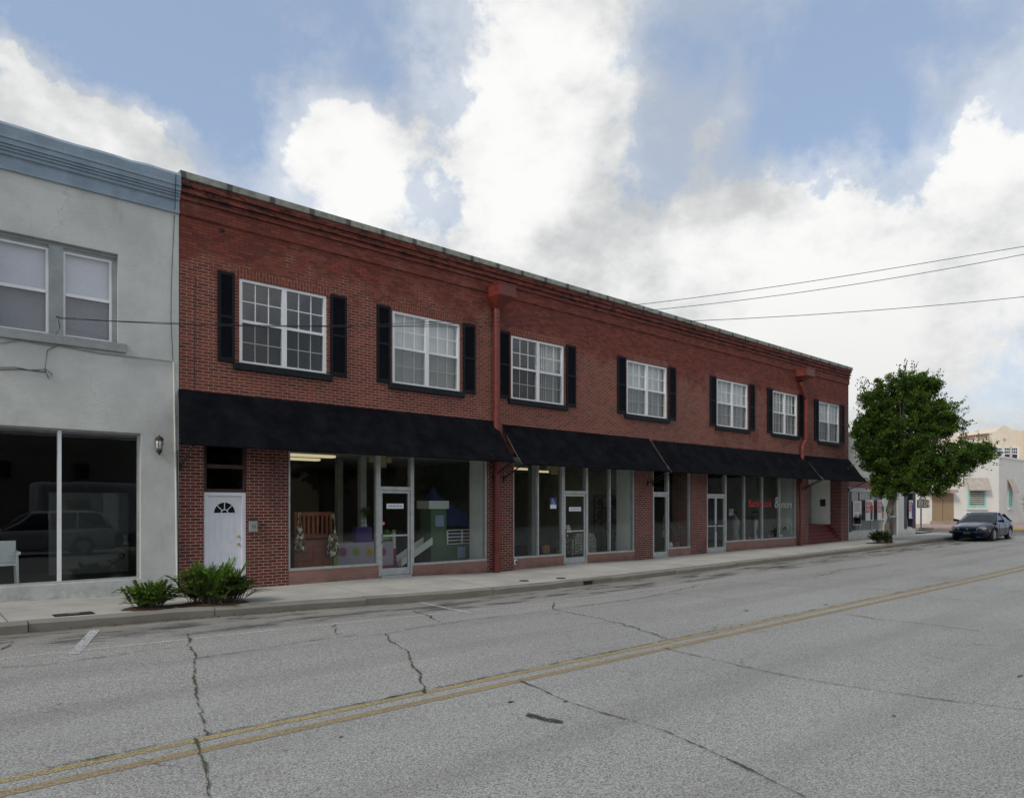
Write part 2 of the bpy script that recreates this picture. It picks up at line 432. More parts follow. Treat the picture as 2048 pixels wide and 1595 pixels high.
def tar():
    m, nt, out = new_mat('tar_smear'); g = N(nt); p = g.pos()
    d = g.princ((.03, .03, .034), .6); t = g.n('ShaderNodeBsdfTransparent'); mx = g.n('ShaderNodeMixShader')
    g.link(g.ramp(g.noise(p, 34, 5, .75), .34, .56, .1, .95), mx.inputs[0]); g.link(t.outputs[0], mx.inputs[1]); g.link(d.outputs[0], mx.inputs[2]); g.link(mx.outputs[0], out.inputs[0]); return m
M_TAR = tar()
M_MULCH = paint('red_mulch', (.075, .038, .022), .95, var=.6, scale=30, bump=1.)
def leaf_mat(name, c1, c2, c3, trans=.25):
    m, nt, out = new_mat(name); g = N(nt); p = g.pos()
    ri = g.n('ShaderNodeNewGeometry').outputs['Random Per Island']
    n1 = g.noise(p, 1.6, 3)
    c = g.mix(ri, c1, c2); c = g.mix(g.ramp(n1, .42, .68, 0, .75), c, c3)
    b = g.princ(c, .7, 0, None, .15)
    t = g.n('ShaderNodeBsdfTranslucent'); g.link(g.mix(.5, c, (.14, .22, .02)), t.inputs[0])
    mx = g.n('ShaderNodeMixShader'); mx.inputs[0].default_value = trans
    g.link(b.outputs[0], mx.inputs[1]); g.link(t.outputs[0], mx.inputs[2]); g.link(mx.outputs[0], out.inputs[0]); return m
M_LEAF = leaf_mat('tree_leaves', (.042, .080, .016), (.078, .135, .026), (.15, .255, .042))  # third tone paints lime top-light highlights into the leaves, scattered by noise
M_FERN = leaf_mat('coontie_leaves', (.045, .10, .014), (.085, .165, .024), (.15, .27, .035))
M_FERNY = leaf_mat('yellowing_leaves', (.13, .12, .05), (.08, .09, .03), (.19, .16, .07))
M_DLEAF = leaf_mat('dark_leaves', (.02, .04, .01), (.03, .06, .015), (.04, .07, .02))
def bark():
    m, nt, out = new_mat('grey_bark'); g = N(nt); p = g.pos()
    n1 = g.noise(g.scale(p, (6, 6, 1.6)), 3, 6, .7)
    c = g.mix(g.ramp(n1, .35, .65), (.07, .062, .048), (.23, .21, .175))
    b = g.princ(c, .95, 0, g.bump(n1, .7, .02), .1); g.link(b.outputs[0], out.inputs[0]); return m
M_BARK = bark()

# ---------------------------------------------------------------- ground
def grid(name, xs, ys, zf, mat, kind='structure', dz=0.):
    v = [(x, y, zf(x, y)+dz) for y in ys for x in xs]; nx = len(xs)
    f = [(j*nx+i, j*nx+i+1, (j+1)*nx+i+1, (j+1)*nx+i) for j in range(len(ys)-1) for i in range(nx-1)]
    me = bpy.data.meshes.new(name); me.from_pydata(v, [], f); me.materials.append(mat)
    me.polygons.foreach_set('use_smooth', [True]*len(f)); me.update()
    o = bpy.data.objects.new(name, me); COL.objects.link(o); o['kind'] = kind; return o
def rng(a, b, s):
    n = max(1, int(round((b-a)/s))); return [a+(b-a)*i/n for i in range(n+1)]
xs = rng(-14, 60, .5); ys = rng(-.6, 7, 1.9)+rng(7, KY, .3)[1:]
grid('road', xs, ys, road_z, M_ROAD)
# one sheet to the horizon, just below everything
grid('ground', [-900, -200, -60, -14, 30, 60, 200, 900], [-900, -200, -40, 10, 60, 200, 900], lambda x, y: -.62, M_GRND)
# side street past the corner and street floor beyond
grid('side_street', rng(60, 130, 5), rng(-40, 60, 5), lambda x, y: .235, M_ROAD)
grid('side_street', rng(47.2, 60, 1.6), rng(KY, 60, 4), lambda x, y: .238, M_ROAD)
grid('corner_road', rng(-14, 60, 4), rng(-14, -.6, 2), lambda x, y: road_z(x, -.6)-.002 if y < -1 else road_z(x, -.6), M_ROAD)
# near pavement and car park behind the camera
grid('parking_lot', rng(-60, 60, 10), rng(-60, -14, 6), lambda x, y: 0.02, M_ROAD)
# sidewalk with kerb
yw = rng(KY+.16, D, .35)
grid('sidewalk', rng(-14, 46.6, .5), yw, walk_z, M_WALK)
kb = MB(); ks = rng(-14, 46.6, .5)
random.seed(3)
joint = [-8.1, -3.0, 1.4, 4.05, 6.95, 10.25, 13.2, 14.3, 17.2, 20.4, 23.6, 26.8, 30, 33.2, 36.4, 39.6, 43, 46.6]
for a, b in zip(joint, joint[1:]):
    if a == 13.2:      # dropped lip over the storm drain
        pass
    n = max(1, int((b-a)/.4)); seg = [a+.008+(b-a-.016)*i/n for i in range(n+1)]
    dy = random.uniform(-.03, .02); dz = random.uniform(-.012, .012)
    prof = []
    for x in seg:
        g0 = road_z(x, KY); k = kerb_z(x)+dz; w = random.uniform(-.014, .012)
        prof.append([(x, KY-.005+dy+w, g0-.25), (x, KY+dy+w, k-.04+w*.6), (x, KY+.035+dy+w, k-.006+w*.3), (x, KY+.165, k+.004), (x, KY+.165, g0-.25)])
    base = len(kb.v)
    for r in prof: kb.v += r
    for i in range(len(prof)-1):
        for j in range(4):
            kb.f.append((base+i*5+j, base+(i+1)*5+j, base+(i+1)*5+j+1, base+i*5+j+1)); kb.m.append(0)
    for i in (0, len(prof)-1):
        kb.f.append(tuple(base+i*5+j for j in range(5))); kb.m.append(0)
o = kb.build('kerb', M_KERB, smooth_=False, fix=True); o['kind'] = 'structure'
# kerb return at the corner
k2 = MB(); k2.box(46.6, 46.8, KY+.1, 60, -.1, .385); o = k2.build('kerb', M_KERB); o['kind'] = 'structure'
grid('sidewalk', rng(44.4, 46.6, 1.1), rng(D, 60, 5), lambda x, y: .375, M_WALK)
# storm drain mouth at the low point of the kerb
t = thing('storm_drain', 'dark storm drain mouth cut into the kerb at the low spot', 'drain', (13.35, KY, road_z(13.35, KY)))
MB().box(13.20, 13.52, KY-.02, KY+.02, road_z(13.3, KY)+.005, road_z(13.3, KY)+.10).build('opening', M_BLACK, t)
MB().box(13.14, 13.58, KY-.03, KY+.03, road_z(13.3, KY)+.10, road_z(13.3, KY)+.125).build('lintel', M_KERB, t)
def cover(name, label, cat, px, py, r, mat, square=False):
    X, Y, z = grd(px, py, walk_z)
    m = MB()
    if square:
        w = r
        m.prism([(X-w, Y-w*.55), (X+w, Y-w*.55), (X+w, Y+w*.55), (X-w, Y+w*.55)], 2, z-.02, z+.010)
        o = thing(name, label, cat, (X, Y, z)); m.build('rim', M_BLACK, o)
        MB().box(X-w*.86, X+w*.86, Y-w*.42, Y+w*.42, z, z+.016).build('lid', mat, o)
        MB().box(X-w*.25, X+w*.3, Y-w*.12, Y+w*.12, z+.01, z+.021).build('reader_cap', M_GREY, o)
    else:
        o = thing(name, label, cat, (X, Y, z))
        m.lathe([(r, -.02), (r, .008), (r*.9, .010)], (X, Y, z), 20); m.build('ring', M_BLACK, o)
        MB().lathe([(r*.86, 0), (r*.86, .014), (r*.2, .015)], (X, Y, z), 20).build('lid', mat, o)
M_IRON = paint('rusty_iron', (.055, .045, .042), .7, .4, var=.5, scale=25, bump=.5)
cover('meter_cover', 'rectangular dark meter cover in the sidewalk below the grey shop window', 'utility cover', 147, 1228, .27, M_IRON, True)
cover('utility_cover', 'round iron cover in the sidewalk nearer the red downspout', 'utility cover', 1048, 1161, .13, M_IRON)
cover('utility_cover', 'round iron cover in the sidewalk beside the storm drain', 'utility cover', 1122, 1156, .13, M_IRON)

# ---- road markings, cracks
def strip(pts, w, dz=.004):
    m = MB(); P = [Vector((x, y)) for x, y in pts]
    L, R = [], []
    for i, p in enumerate(P):
        d = (P[min(i+1, len(P)-1)]-P[max(i-1, 0)]).normalized(); nrm = Vector((-d.y, d.x))
        ww = w[i] if isinstance(w, list) else w
        L.append(p+nrm*ww/2); R.append(p-nrm*ww/2)
    for i in range(len(P)-1):
        q = [R[i], R[i+1], L[i+1], L[i]]
        m.quad(*[(a.x, a.y, road_z(a.x, a.y)+dz) for a in q])
    return m
def line_x(x0, x1, y, w, mat, name, lab=None):
    pts = [(x, y) for x in rng(x0, x1, .5)]
    o = strip(pts, w).build(name, mat); o['kind'] = 'structure'
line_x(-14, 60, 6.115, .10, M_YEL, 'yellow_line'); line_x(-14, 60, 5.845, .125, M_YEL2, 'yellow_line')
line_x(-14, 42, 10.56, .07, M_WLINE, 'parking_line')
for a, b, w in [((148, 1308), (191, 1260), .13), ((943, 1226), (842, 1204.5), .08), ((1240, 1185), (1105, 1175), .07)]:
    p, q = grd(*a), grd(*b)
    o = strip([(p[0]+(q[0]-p[0])*i/6, p[1]+(q[1]-p[1])*i/6) for i in range(7)], w, .008).build('parking_line', M_WTICK); o['kind'] = 'structure'
random.seed(11)
def crack(pix, w=.02, jit=.03):
    pts = [grd(*p)[:2] for p in pix]; out = []; jx = jy = 0; w = w*.62+.011
    for (x0, y0), (x1, y1) in zip(pts, pts[1:]):
        L = math.hypot(x1-x0, y1-y0); n = max(2, int(L/.05))
        for i in range(n):
            t = i/n; s = math.sin(math.pi*t)
            jx = jx*.82+random.gauss(0, jit)*.45; jy = jy*.82+random.gauss(0, jit)*.45; out.append((x0+(x1-x0)*t+jx, y0+(y1-y0)*t+jy))
    out.append(pts[-1])
    ws = []; cur = w
    for i in range(len(out)):
        cur = max(w*.22, min(w*1.25, cur*.8+w*.10+random.gauss(0, w*.25))); ws.append(cur)
    o = strip(out, ws, .012).build('road_crack', M_CRACK); o['kind'] = 'structure'
crack([(376, 1268), (378, 1290), (385, 1312), (385, 1345), (388, 1375), (398, 1415), (408, 1450), (412, 1470)], .032, .02)
crack([(390, 1478), (402, 1500), (412, 1545), (418, 1594)], .026, .012)
crack([(385, 1318), (500, 1302), (600, 1284), (690, 1273), (773, 1267), (850, 1253), (960, 1237), (1050, 1227), (1108, 1219)], .022, .02)
crack([(773, 1267), (777, 1282), (812, 1302), (825, 1325), (838, 1350), (850, 1386)], .030, .02)
crack([(667, 1250), (674, 1270)], .05, .03)
crack([(826, 1221), (855, 1230), (880, 1245)], .03, .03)
crack([(1108, 1205), (1108, 1216), (1140, 1224), (1210, 1240), (1270, 1255), (1335, 1277)], .03, .04)
crack([(1108, 1219), (1250, 1201), (1330, 1186), (1400, 1170), (1470, 1163)], .03, .03)
crack([(1345, 1186), (1440, 1196), (1520, 1206)], .018, .03)
crack([(1470, 1163), (1600, 1172), (1720, 1177), (1820, 1181)], .025, .05)
crack([(1330, 1296), (1400, 1313), (1480, 1332), (1560, 1349), (1650, 1366), (1760, 1383), (1900, 1402), (2047, 1420)], .024, .012)
crack([(1040, 1362), (1080, 1378), (1130, 1400), (1200, 1425), (1260, 1441), (1330, 1463), (1400, 1493), (1480, 1530), (1545, 1563), (1600, 1590), (1620, 1600)], .020, .008)
crack([(1690, 1228), (1780, 1240), (1870, 1250), (1960, 1262)], .02, .04)
crack([(1840, 1192), (1950, 1203), (2046, 1212)], .02, .05)
crack([(0, 1335), (90, 1330), (200, 1315), (300, 1300), (376, 1294)], .012, .02)
crack([(1500, 1148), (1640, 1150), (1690, 1138), (1780, 1128)], .03, .05)
crack([(1840, 1104), (1900, 1108), (1960, 1102), (2040, 1098)], .03, .05)
crack([(0, 1300), (18, 1290), (26, 1280)], .02, .02)
# mossy seam along the upper yellow line
random.seed(5); sx = [-8+.12*i for i in range(420)]
o = strip([(x, 6.185+random.gauss(0, .007)) for x in sx], [max(.003, random.gauss(.014, .010)) for _ in sx], .011).build('road_crack', M_CRACK); o['kind'] = 'structure'
# tar smear and small patches lying on the road
m = MB()
def blob(px, py, rx, ry, ang=0, n=14):
    X, Y, z = grd(px, py); pts = []
    for i in range(n):
        t = 2*math.pi*i/n; r = random.uniform(.75, 1.2)
        a, b = rx*r*math.cos(t), ry*r*math.sin(t)
        pts.append((X+a*math.cos(ang)-b*math.sin(ang), Y+a*math.sin(ang)+b*math.cos(ang), z+.009))
    m.poly(pts)
m.poly([(lambda q: (q[0], q[1], q[2]+.009))(grd(px, py)) for px, py in ((1050, 1431), (1056, 1427), (1075, 1430), (1092, 1436), (1110, 1438), (1127, 1443), (1124, 1447), (1104, 1445), (1090, 1443), (1072, 1437), (1060, 1436))])
blob(1021, 1404, .04, .025); blob(682, 1474, .03, .012, .6); 
blob(1493, 1221, .08, .03); blob(1652, 1209, .08, .03); blob(1788, 1432, .03, .015); blob(2040, 1352, .09, .02)
blob(1130, 1403, .03, .015); blob(980, 1412, .02, .01)
o = m.build('tar_spots', M_TAR); o['kind'] = 'structure'
# dead leaves and grit along the kerb
m = MB(); random.seed(9)
for i in range(900):
    x = random.uniform(-2, 34); y = KY-abs(random.gauss(0, .10))-.01
    if random.random() < .35: x = random.gauss(4.2, 1.4)
    s = random.uniform(.008, .028); a = random.uniform(0, 6.28); z = road_z(x, y)+.006
    m.quad(*[(x+s*math.cos(a+t)*(1 if k % 2 else .5), y+s*math.sin(a+t)*(1 if k % 2 else .5), z+random.uniform(0, .012)) for k, t in enumerate((0, 1.57, 3.14, 4.71))])
for i in range(160):
    x = random.uniform(-1, 34); y = random.uniform(KY+.2, D-.1); s = random.uniform(.006, .018); a = random.uniform(0, 6.28); z = walk_z(x, y)+.005
    m.quad(*[(x+s*math.cos(a+t)*(1 if k % 2 else .5), y+s*math.sin(a+t)*(1 if k % 2 else .5), z) for k, t in enumerate((0, 1.57, 3.14, 4.71))])
o = m.build('leaf_litter', leaf_mat('litter', (.12, .07, .03), (.06, .04, .02), (.2, .14, .07), .05))
tag(o, 'small dead leaves and grit lying along the kerb', 'leaf litter', kind='stuff')

# ---------------------------------------------------------------- building helpers
def wall_holes(m, x0, x1, z0, z1, holes, y, depth):
    xs_ = sorted({x0, x1, *[h[0] for h in holes], *[h[1] for h in holes]}); zs_ = sorted({z0, z1, *[h[2] for h in holes], *[h[3] for h in holes]})
    for a, b in zip(xs_, xs_[1:]):
        for c, d in zip(zs_, zs_[1:]):
            mx, mz = (a+b)/2, (c+d)/2
            if any(h[0] < mx < h[1] and h[2] < mz < h[3] for h in holes): continue
            m.quad((a, y, c), (b, y, c), (b, y, d), (a, y, d))
            m.quad((b, y+depth, c), (a, y+depth, c), (a, y+depth, d), (b, y+depth, d))
    for a, b, c, d in holes:
        m.quad((a, y, c), (a, y+depth, c), (b, y+depth, c), (b, y, c))
        m.quad((a, y, d), (b, y, d), (b, y+depth, d), (a, y+depth, d))
        m.quad((a, y, c), (a, y, d), (a, y+depth, d), (a, y+depth, c))
        m.quad((b, y, c), (b, y+depth, c), (b, y+depth, d), (b, y, d))
XL, XR = fx(358), fx(1697)
BR = thing('brick_building', 'two-storey red brick commercial building with black awnings and white upstairs windows', 'building', (XL, D, 0))
ZT = 8.62
# upstairs windows
WINS = []
for a, b in [(480, 652), (786, 919), (1023, 1127), (1254, 1333), (1434, 1495), (1546, 1594), (1638, 1678)]:
    WINS.append((fx(a), fx(b)))
m = MB(); holes = [(a-.015, b+.015, 5.02 if i < 6 else 4.95, 6.85 if i < 6 else 6.79) for i, (a, b) in enumerate(WINS)]
wall_holes(m, XL, XR, 3.45, ZT, holes, D, .32)
m.quad((XR, D, 0), (XR, 27, 0), (XR, 27, ZT), (XR, D, ZT)); m.quad((XL, 27, 3.3), (XL, D, 3.3), (XL, D, ZT), (XL, 27, ZT))
m.quad((XR, 27, 0), (XL, 27, 0), (XL, 27, ZT), (XR, 27, ZT))
m.quad((XL, D+.3, ZT-.4), (XR, D+.3, ZT-.4), (XR, 27, ZT-.4), (XL, 27, ZT-.4))
m.build('wall', M_UP, BR)
# corbelled cornice
m = MB()
def course(z0, z1, out):
    m.box(XL, XR+out*.9, D-out, D+.05, z0, z1)
course(7.90, 8.20, .035); course(8.202, 8.262, .075); course(8.264, 8.335, .045); course(8.337, 8.397, .10); course(8.399, 8.47, .07); course(8.472, 8.60, .115)
m.build('cornice', M_UP, BR)
MB().box(XL-.02, XR+.16, D-.15, D+.33, 8.603, 8.75).build('coping', M_COPE, BR, bevel=.015)
random.seed(21)
# lintels
for i, (a, b) in enumerate(WINS):
    z = holes[i][3]
    m = MB(); m.box(a-.10, b+.10, D-.006, D+.03, z+.002, z+.215); m.build('lintel', M_SOLD, BR)
def shutter(x0, x1, z0, z1, parent):
    m = MB(); y1 = D-.004; y0 = D-.045; st = .06
    m.box(x0, x0+st, y0, y1, z0, z1); m.box(x1-st, x1, y0, y1, z0, z1)
    zm = z0+(z1-z0)*.5
    for a, b in ((z0, z0+.09), (zm-.03, zm+.03), (z1-.07, z1)): m.box(x0+st, x1-st, y0+.002, y1, a, b)
    m.box(x0+st, x1-st, y1-.012, y1-.002, z0+.09, z1-.07)
    for lo, hi in ((z0+.09, zm-.03), (zm+.03, z1-.07)):
        n = int((hi-lo)/.034)
        for i in range(n):
            z = lo+(hi-lo)*i/n
            m.quad((x0+st, y0+.006, z), (x1-st, y0+.006, z), (x1-st, y1-.012, z+.030), (x0+st, y1-.012, z+.030))
    m.build('shutter', M_SHUT, parent)
shut_px = [((435, 468), (662, 690)), ((753, 779), (928, 949)), ((1003, 1018), (1133, 1149)), ((1236, 1252), (1336, 1349)), ((1421, 1433), (1497, 1507)), ((1537, 1546), (1596, 1608)), ((1630, 1637), (1681, 1687))]
def blinds(x0, x1, z0, z1, y, parent, mat, gap=.09, ang=.5, lo=None, skip=None):
    m = MB(); n = int((x1-x0)/gap)
    for i in range(n):
        cx = x0+(i+.5)*(x1-x0)/n
        if skip and skip(cx): continue
        w = .045; dx, dy = w*math.cos(ang), w*math.sin(ang)
        m.box(cx-dx, cx-dx+.003, y, y+.003, z0, z0+.003) if False else None
        m.quad((cx-dx, y-dy, z0), (cx+dx, y+dy, z0), (cx+dx, y+dy, z1), (cx-dx, y-dy, z1))
    m.box(x0, x1, y-.03, y+.03, z1, z1+.05)
    return m.build('vertical_blinds', mat, parent)
M_BLIND = paint('white_blinds', (.80, .80, .76), .7, var=.08, scale=2)
M_BLIND2 = paint('grey_blinds', (.62, .62, .60), .7, var=.08, scale=2)
for i, (a, b) in enumerate(WINS):
    z0, z1 = holes[i][2]+.004, holes[i][3]-.004
    y = D+.05; fr = .055; mid = (a+b)/2; zm = (z0+z1)/2+.01
    m = MB(); yf, yb = D+.012, D+.11
    m.box(a-.012, a+fr, yf, yb, z0, z1); m.box(b-fr, b+.012, yf, yb, z0, z1)
    m.box(a+fr, b-fr, yf+.001, yb, z0, z0+fr); m.box(a+fr, b-fr, yf+.001, yb, z1-fr, z1)
    m.box(mid-.055, mid+.055, yf+.002, yb, z0+fr, z1-fr)
    m.box(a+fr, mid-.055, yf+.025, yb-.01, zm-.03, zm+.03); m.box(mid+.055, b-fr, yf+.025, yb-.01, zm-.03, zm+.03)
    w = m.build('window', M_WHITE, BR, bevel=0)
    # muntins (sub-part), glass, screens, sill
    mu = MB()
    for s0, s1 in ((a+fr, mid-.055), (mid+.055, b-fr)):
        for k in (1, 2):
            xx = s0+(s1-s0)*k/3; mu.box(xx-.011, xx+.011, y+.0, y+.022, zm+.03, z1-fr); mu.box(xx-.011, xx+.011, y+.02, y+.04, z0+fr, zm-.03)
        for lo, hi, yy in ((zm+.03, z1-fr, y+.001), (z0+fr, zm-.03, y+.021)):
            zz = (lo+hi)/2; mu.box(s0, s1, yy, yy+.02, zz-.011, zz+.011)
    mu.build('muntins', M_WHITE, w)
    for s0, s1 in ((a+fr, mid-.055), (mid+.055, b-fr)):
        gm = MB(); tx = random.uniform(-.004, .004)
        gm.quad((s0, y+.012+tx, zm+.03), (s1, y+.012, zm+.03), (s1, y+.012, z1-fr), (s0, y+.012+tx, z1-fr)); gm.build('pane', M_GLASSU, w)
        gm = MB(); gm.quad((s0, y+.045, z0+fr), (s1, y+.045+tx, z0+fr), (s1, y+.045+tx, zm-.03), (s0, y+.045, zm-.03)); gm.build('pane', M_GLASSU, w)
        gm = MB(); gm.quad((s0, y-.016, z0+fr), (s1, y-.016, z0+fr), (s1, y-.016, zm-.03), (s0, y-.016, zm-.03)); gm.build('insect_screen', M_SCREEN, w)
    MB().box(a-.14, b+.14, D-.075, D+.02, z0-.155, z0-.004).build('sill', M_SILL, w, bevel=.008)
    # curtain fittings behind the glass
    if i in (1, 3, 5): blinds(a, b, z0-.1, z1-.02, D+.19, w, M_BLIND, .080, .12)
    if i == 2: blinds(a+1.25, b, z0-.1, z1-.02, D+.19, w, M_BLIND, .080, .3)
    if i in (4,): blinds(a, b, z0-.1, z1-.02, D+.20, w, M_BLIND, .11, -.75)
    if i == 6: blinds(a, b, z0-.1, z1-.02, D+.20, w, M_BLIND2, .12, -.7)
    (l0, l1), (r0, r1) = shut_px[i]
    sz0, sz1 = z0-.02, z1+.07
    wd = .36
    xl1 = a-.09; xr0 = b+.10
    shutter(fx(l0) if i < 2 else xl1-.42, xl1 if i else fx(l1), sz0, sz1, BR)
    shutter(xr0, xr0+.42, sz0, sz1, BR)
# upstairs rooms
m = MB(); zf, zc, yb = 4.45, 7.35, 20.5
m.quad((XL+.1, D+.34, zf), (XR-.1, D+.34, zf), (XR-.1, yb, zf), (XL+.1, yb, zf)); m.quad((XL+.1, yb, zf), (XR-.1, yb, zf), (XR-.1, yb, zc), (XL+.1, yb, zc))
m.build('upstairs_floor', M_IDIM, BR)
MB().quad((XL+.1, D+.34, zc), (XL+.1, yb, zc), (XR-.1, yb, zc), (XR-.1, D+.34, zc)) if False else None
m = MB(); m.quad((XL+.1, D+.33, zc), (XL+.1, yb, zc), (XR-.1, yb, zc), (XR-.1, D+.33, zc)); m.build('upstairs_ceiling', M_CEIL, BR)
for x in (8.2, 12.2, 16.6, 22.2, 27.0, 31.1, 35.1):
    box('partition', M_IWALL, BR, x, x+.1, D+.33, yb-.02, zf+.01, zc-.01)
# ground-floor piers
G0 = -.35
piers = [(XL, 4.77, 0), (5.68, 6.61, 0), (12.39, 13.36, 0), (18.85, 19.83, 0), (22.09, 23.13, 0), (30.09, 31.21, 0), (34.5, XR, 0)]
for a, b, _ in piers:
    box('brick_pier', M_LOW, BR, a, b, D+.002, D+.34, G0, 3.449)
# header beam over the shopfronts, hidden under the awnings
box('shopfront_header', M_BLACK, BR, XL+.01, XR-.3, D+.012, D+.33, 3.35, 3.448)
# bulkheads
for a, b, z in [(6.61, 8.93, .465), (9.93, 12.39, .405), (13.36, 15.42, .405), (16.50, 18.85, .38), (20.76, 22.09, .38), (24.47, 30.09, .50)]:
    box('bulkhead', M_PINK, BR, a, b, D+.004, D+.22, G0, z)
YG = D+.10
def shopwin(xa, xb, z0, z1, muls=(), name='shop_window', fw=.05, tr=None):
    m = MB(); y0, y1 = D+.03, D+.15
    m.box(xa, xa+fw, y0, y1, z0+.05, z1); m.box(xb-fw, xb, y0, y1, z0+.05, z1)
    m.box(xa, xb, y0-.02, y1+.02, z0, z0+.05); m.box(xa+fw, xb-fw, y0, y1, z1-.04, z1)
    for x in muls: m.box(x-.025, x+.025, y0+.002, y1-.002, z0+.05, z1-.04)
    w = m.build(name, M_ALU, BR)
    xs_ = [xa+fw]+list(muls)+[xb-fw]
    for p, q in zip(xs_, xs_[1:]):
        g_ = MB(); t = random.uniform(-.004, .004)
        g_.quad((p, YG+t, z0+.05), (q, YG, z0+.05), (q, YG, z1-.04), (p, YG+t, z1-.04)); g_.build('glass', M_GLASS, w)
    return w
Zt = 3.349
shopwin(6.61, 8.93, .466, Zt); shopwin(9.93, 12.39, .406, Zt)
shopwin(13.36, 15.42, .406, Zt, (14.37,)); shopwin(16.50, 18.85, .381, Zt, (17.61,))
shopwin(20.76, 22.09, .381, Zt, fw=.04); WC = shopwin(24.47, 30.09, .501, Zt, (25.86, 27.26, 28.68))
def shopdoor(xa, xb, zb, zt, double=False, bar=True):
    m = MB(); y0, y1 = D+.02, D+.16; p = .06
    m.box(xa, xa+p, y0, y1, zb, Zt); m.box(xb-p, xb, y0, y1, zb, Zt)
    m.box(xa+p, xb-p, y0+.001, y1, zt, zt+.09); m.box(xa+p, xb-p, y0, y1, Zt-.04, Zt)
    m.box(xa+p, xb-p, y0-.06, y1, zb-.2, zb+.02)
    fr = m.build('door_frame', M_ALU, BR)
    g_ = MB(); g_.quad((xa+p, YG, zt+.09), (xb-p, YG, zt+.09), (xb-p, YG, Zt-.04), (xa+p, YG, Zt-.04)); g_.build('transom_glass', M_GLASS, fr)
    leaves = [(xa+p+.01, xb-p-.01)] if not double else [(xa+p+.01, (xa+xb)/2-.004), ((xa+xb)/2+.004, xb-p-.01)]
    for k, (a, b) in enumerate(leaves):
        m = MB(); s = .055; yy0, yy1 = D+.045, D+.09
        m.box(a, a+s, yy0, yy1, zb+.03, zt-.01); m.box(b-s, b, yy0, yy1, zb+.03, zt-.01)
        m.box(a+s, b-s, yy0, yy1, zt-.075, zt-.01); m.box(a+s, b-s, yy0, yy1, zb+.03, zb+.20)
        zz = zb+1.02
        if bar: m.box(a+s, b-s, yy0-.012, yy1, zz-.02, zz+.02)
        d = m.build('door', M_ALU, BR)
        g_ = MB(); g_.quad((a+s, D+.07, zb+.2), (b-s, D+.07, zb+.2), (b-s, D+.07, zt-.075), (a+s, D+.07, zt-.075)); g_.build('glass', M_GLASS, d)
        hx = b-.03 if (k == 0) else a+.03
        if not double: MB().tube([(a+.028, yy0-.01, zb+1.05), (a+.028, yy0-.05, zb+1.05), (a+.028, yy0-.05, zb+.85), (a+.028, yy0-.01, zb+.85)], .011, 8).build('handle', M_BLACK, d)
        else: MB().tube([(hx, yy0-.01, zb+1.1), (hx, yy0-.05, zb+1.1), (hx, yy0-.05, zb+.82), (hx, yy0-.01, zb+.82)], .011, 8).build('handle', M_BLACK, d)
shopdoor(8.93, 9.93, .17, 2.33); shopdoor(15.42, 16.50, .125, 2.31); shopdoor(19.83, 20.76, .10, 2.33, bar=False); shopdoor(23.13, 24.47, .13, 2.30, True)
# white house door with fan light
dx0, dx1 = 4.785, 5.665; dzb = .16; dzt = at(440, 984)[1]
m = MB()
m.box(dx0, dx0+.085, D+.05, D+.16, dzb, dzt); m.box(dx1-.085, dx1, D+.05, D+.16, dzb, dzt); m.box(dx0+.085, dx1-.085, D+.051, D+.16, dzt-.075, dzt)
m.build('door_casing', M_WDOOR, BR, bevel=.006)
a, b = dx0+.085, dx1-.085; zt_ = dzt-.075; W_ = b-a
dm = MB(); dm.box(a, b, D+.105, D+.145, dzb+.01, zt_)
cx = (a+b)/2; fz = zt_-.36
dm.box(a+.14, b-.14, D+.095, D+.106, fz-.03, fz-.004)
for xx0, xx1 in ((a+.13, cx-.06), (cx+.06, b-.13)):
    for z0_, z1_ in ((dzb+.22, dzb+.78), (dzb+1.0, fz-.10)):
        for q in ((xx0, xx1, z1_-.018, z1_), (xx0, xx1, z0_, z0_+.018), (xx0, xx0+.018, z0_+.018, z1_-.018), (xx1-.018, xx1, z0_+.018, z1_-.018)):
            dm.box(q[0], q[1], D+.099, D+.106, q[2], q[3])
        dm.box(xx0+.035, xx1-.035, D+.0985, D+.106, z0_+.035, z1_-.035)
door = dm.build('front_door', M_WDOOR, BR, bevel=.002); door['label'] = 'white panelled door with a half-round fan light'
R_ = .225
fl = MB(); pts = [(cx+R_*math.cos(t), fz+R_*math.sin(t)) for t in [math.pi*i/16 for i in range(17)]]
fl.poly([(x, D+.1025, z) for x, z in pts]); fl.build('fan_light', paint('dark_glass', (.012, .014, .016), .05, spec=.8), door)
mu = MB()
def arc(r0, r1, y0, y1, n=18):
    for i in range(n):
        t0, t1 = math.pi*i/n, math.pi*(i+1)/n
        mu.prism([(cx+r0*math.cos(t0), fz+r0*math.sin(t0)), (cx+r1*math.cos(t0), fz+r1*math.sin(t0)), (cx+r1*math.cos(t1), fz+r1*math.sin(t1)), (cx+r0*math.cos(t1), fz+r0*math.sin(t1))], 1, y0, y1)
arc(R_-.004, R_+.03, D+.09, D+.104); arc(.06, .078, D+.092, D+.103)
for t in (math.pi*.25, math.pi*.5, math.pi*.75):
    c_, s_ = math.cos(t), math.sin(t); w = .008
    mu.prism([(cx+.07*c_+w*s_, fz+.07*s_-w*c_), (cx+R_*c_+w*s_, fz+R_*s_-w*c_), (cx+R_*c_-w*s_, fz+R_*s_+w*c_), (cx+.07*c_-w*s_, fz+.07*s_+w*c_)], 1, D+.093, D+.102)
mu.build('fan_muntins', M_WDOOR, door)
M_BRASS = paint('brass', (.55, .40, .14), .3, .8)
for z in (1.12, .95):
    kz = dzb+z
    MB().tube([(b-.06, D+.105, kz), (b-.06, D+.085, kz), (b-.06, D+.06, kz), (b-.06, D+.045, kz)], [.03, .03, .012, .012] if z > 1 else [.03, .014, .03, .02], 12).build('knob', M_BRASS, door)
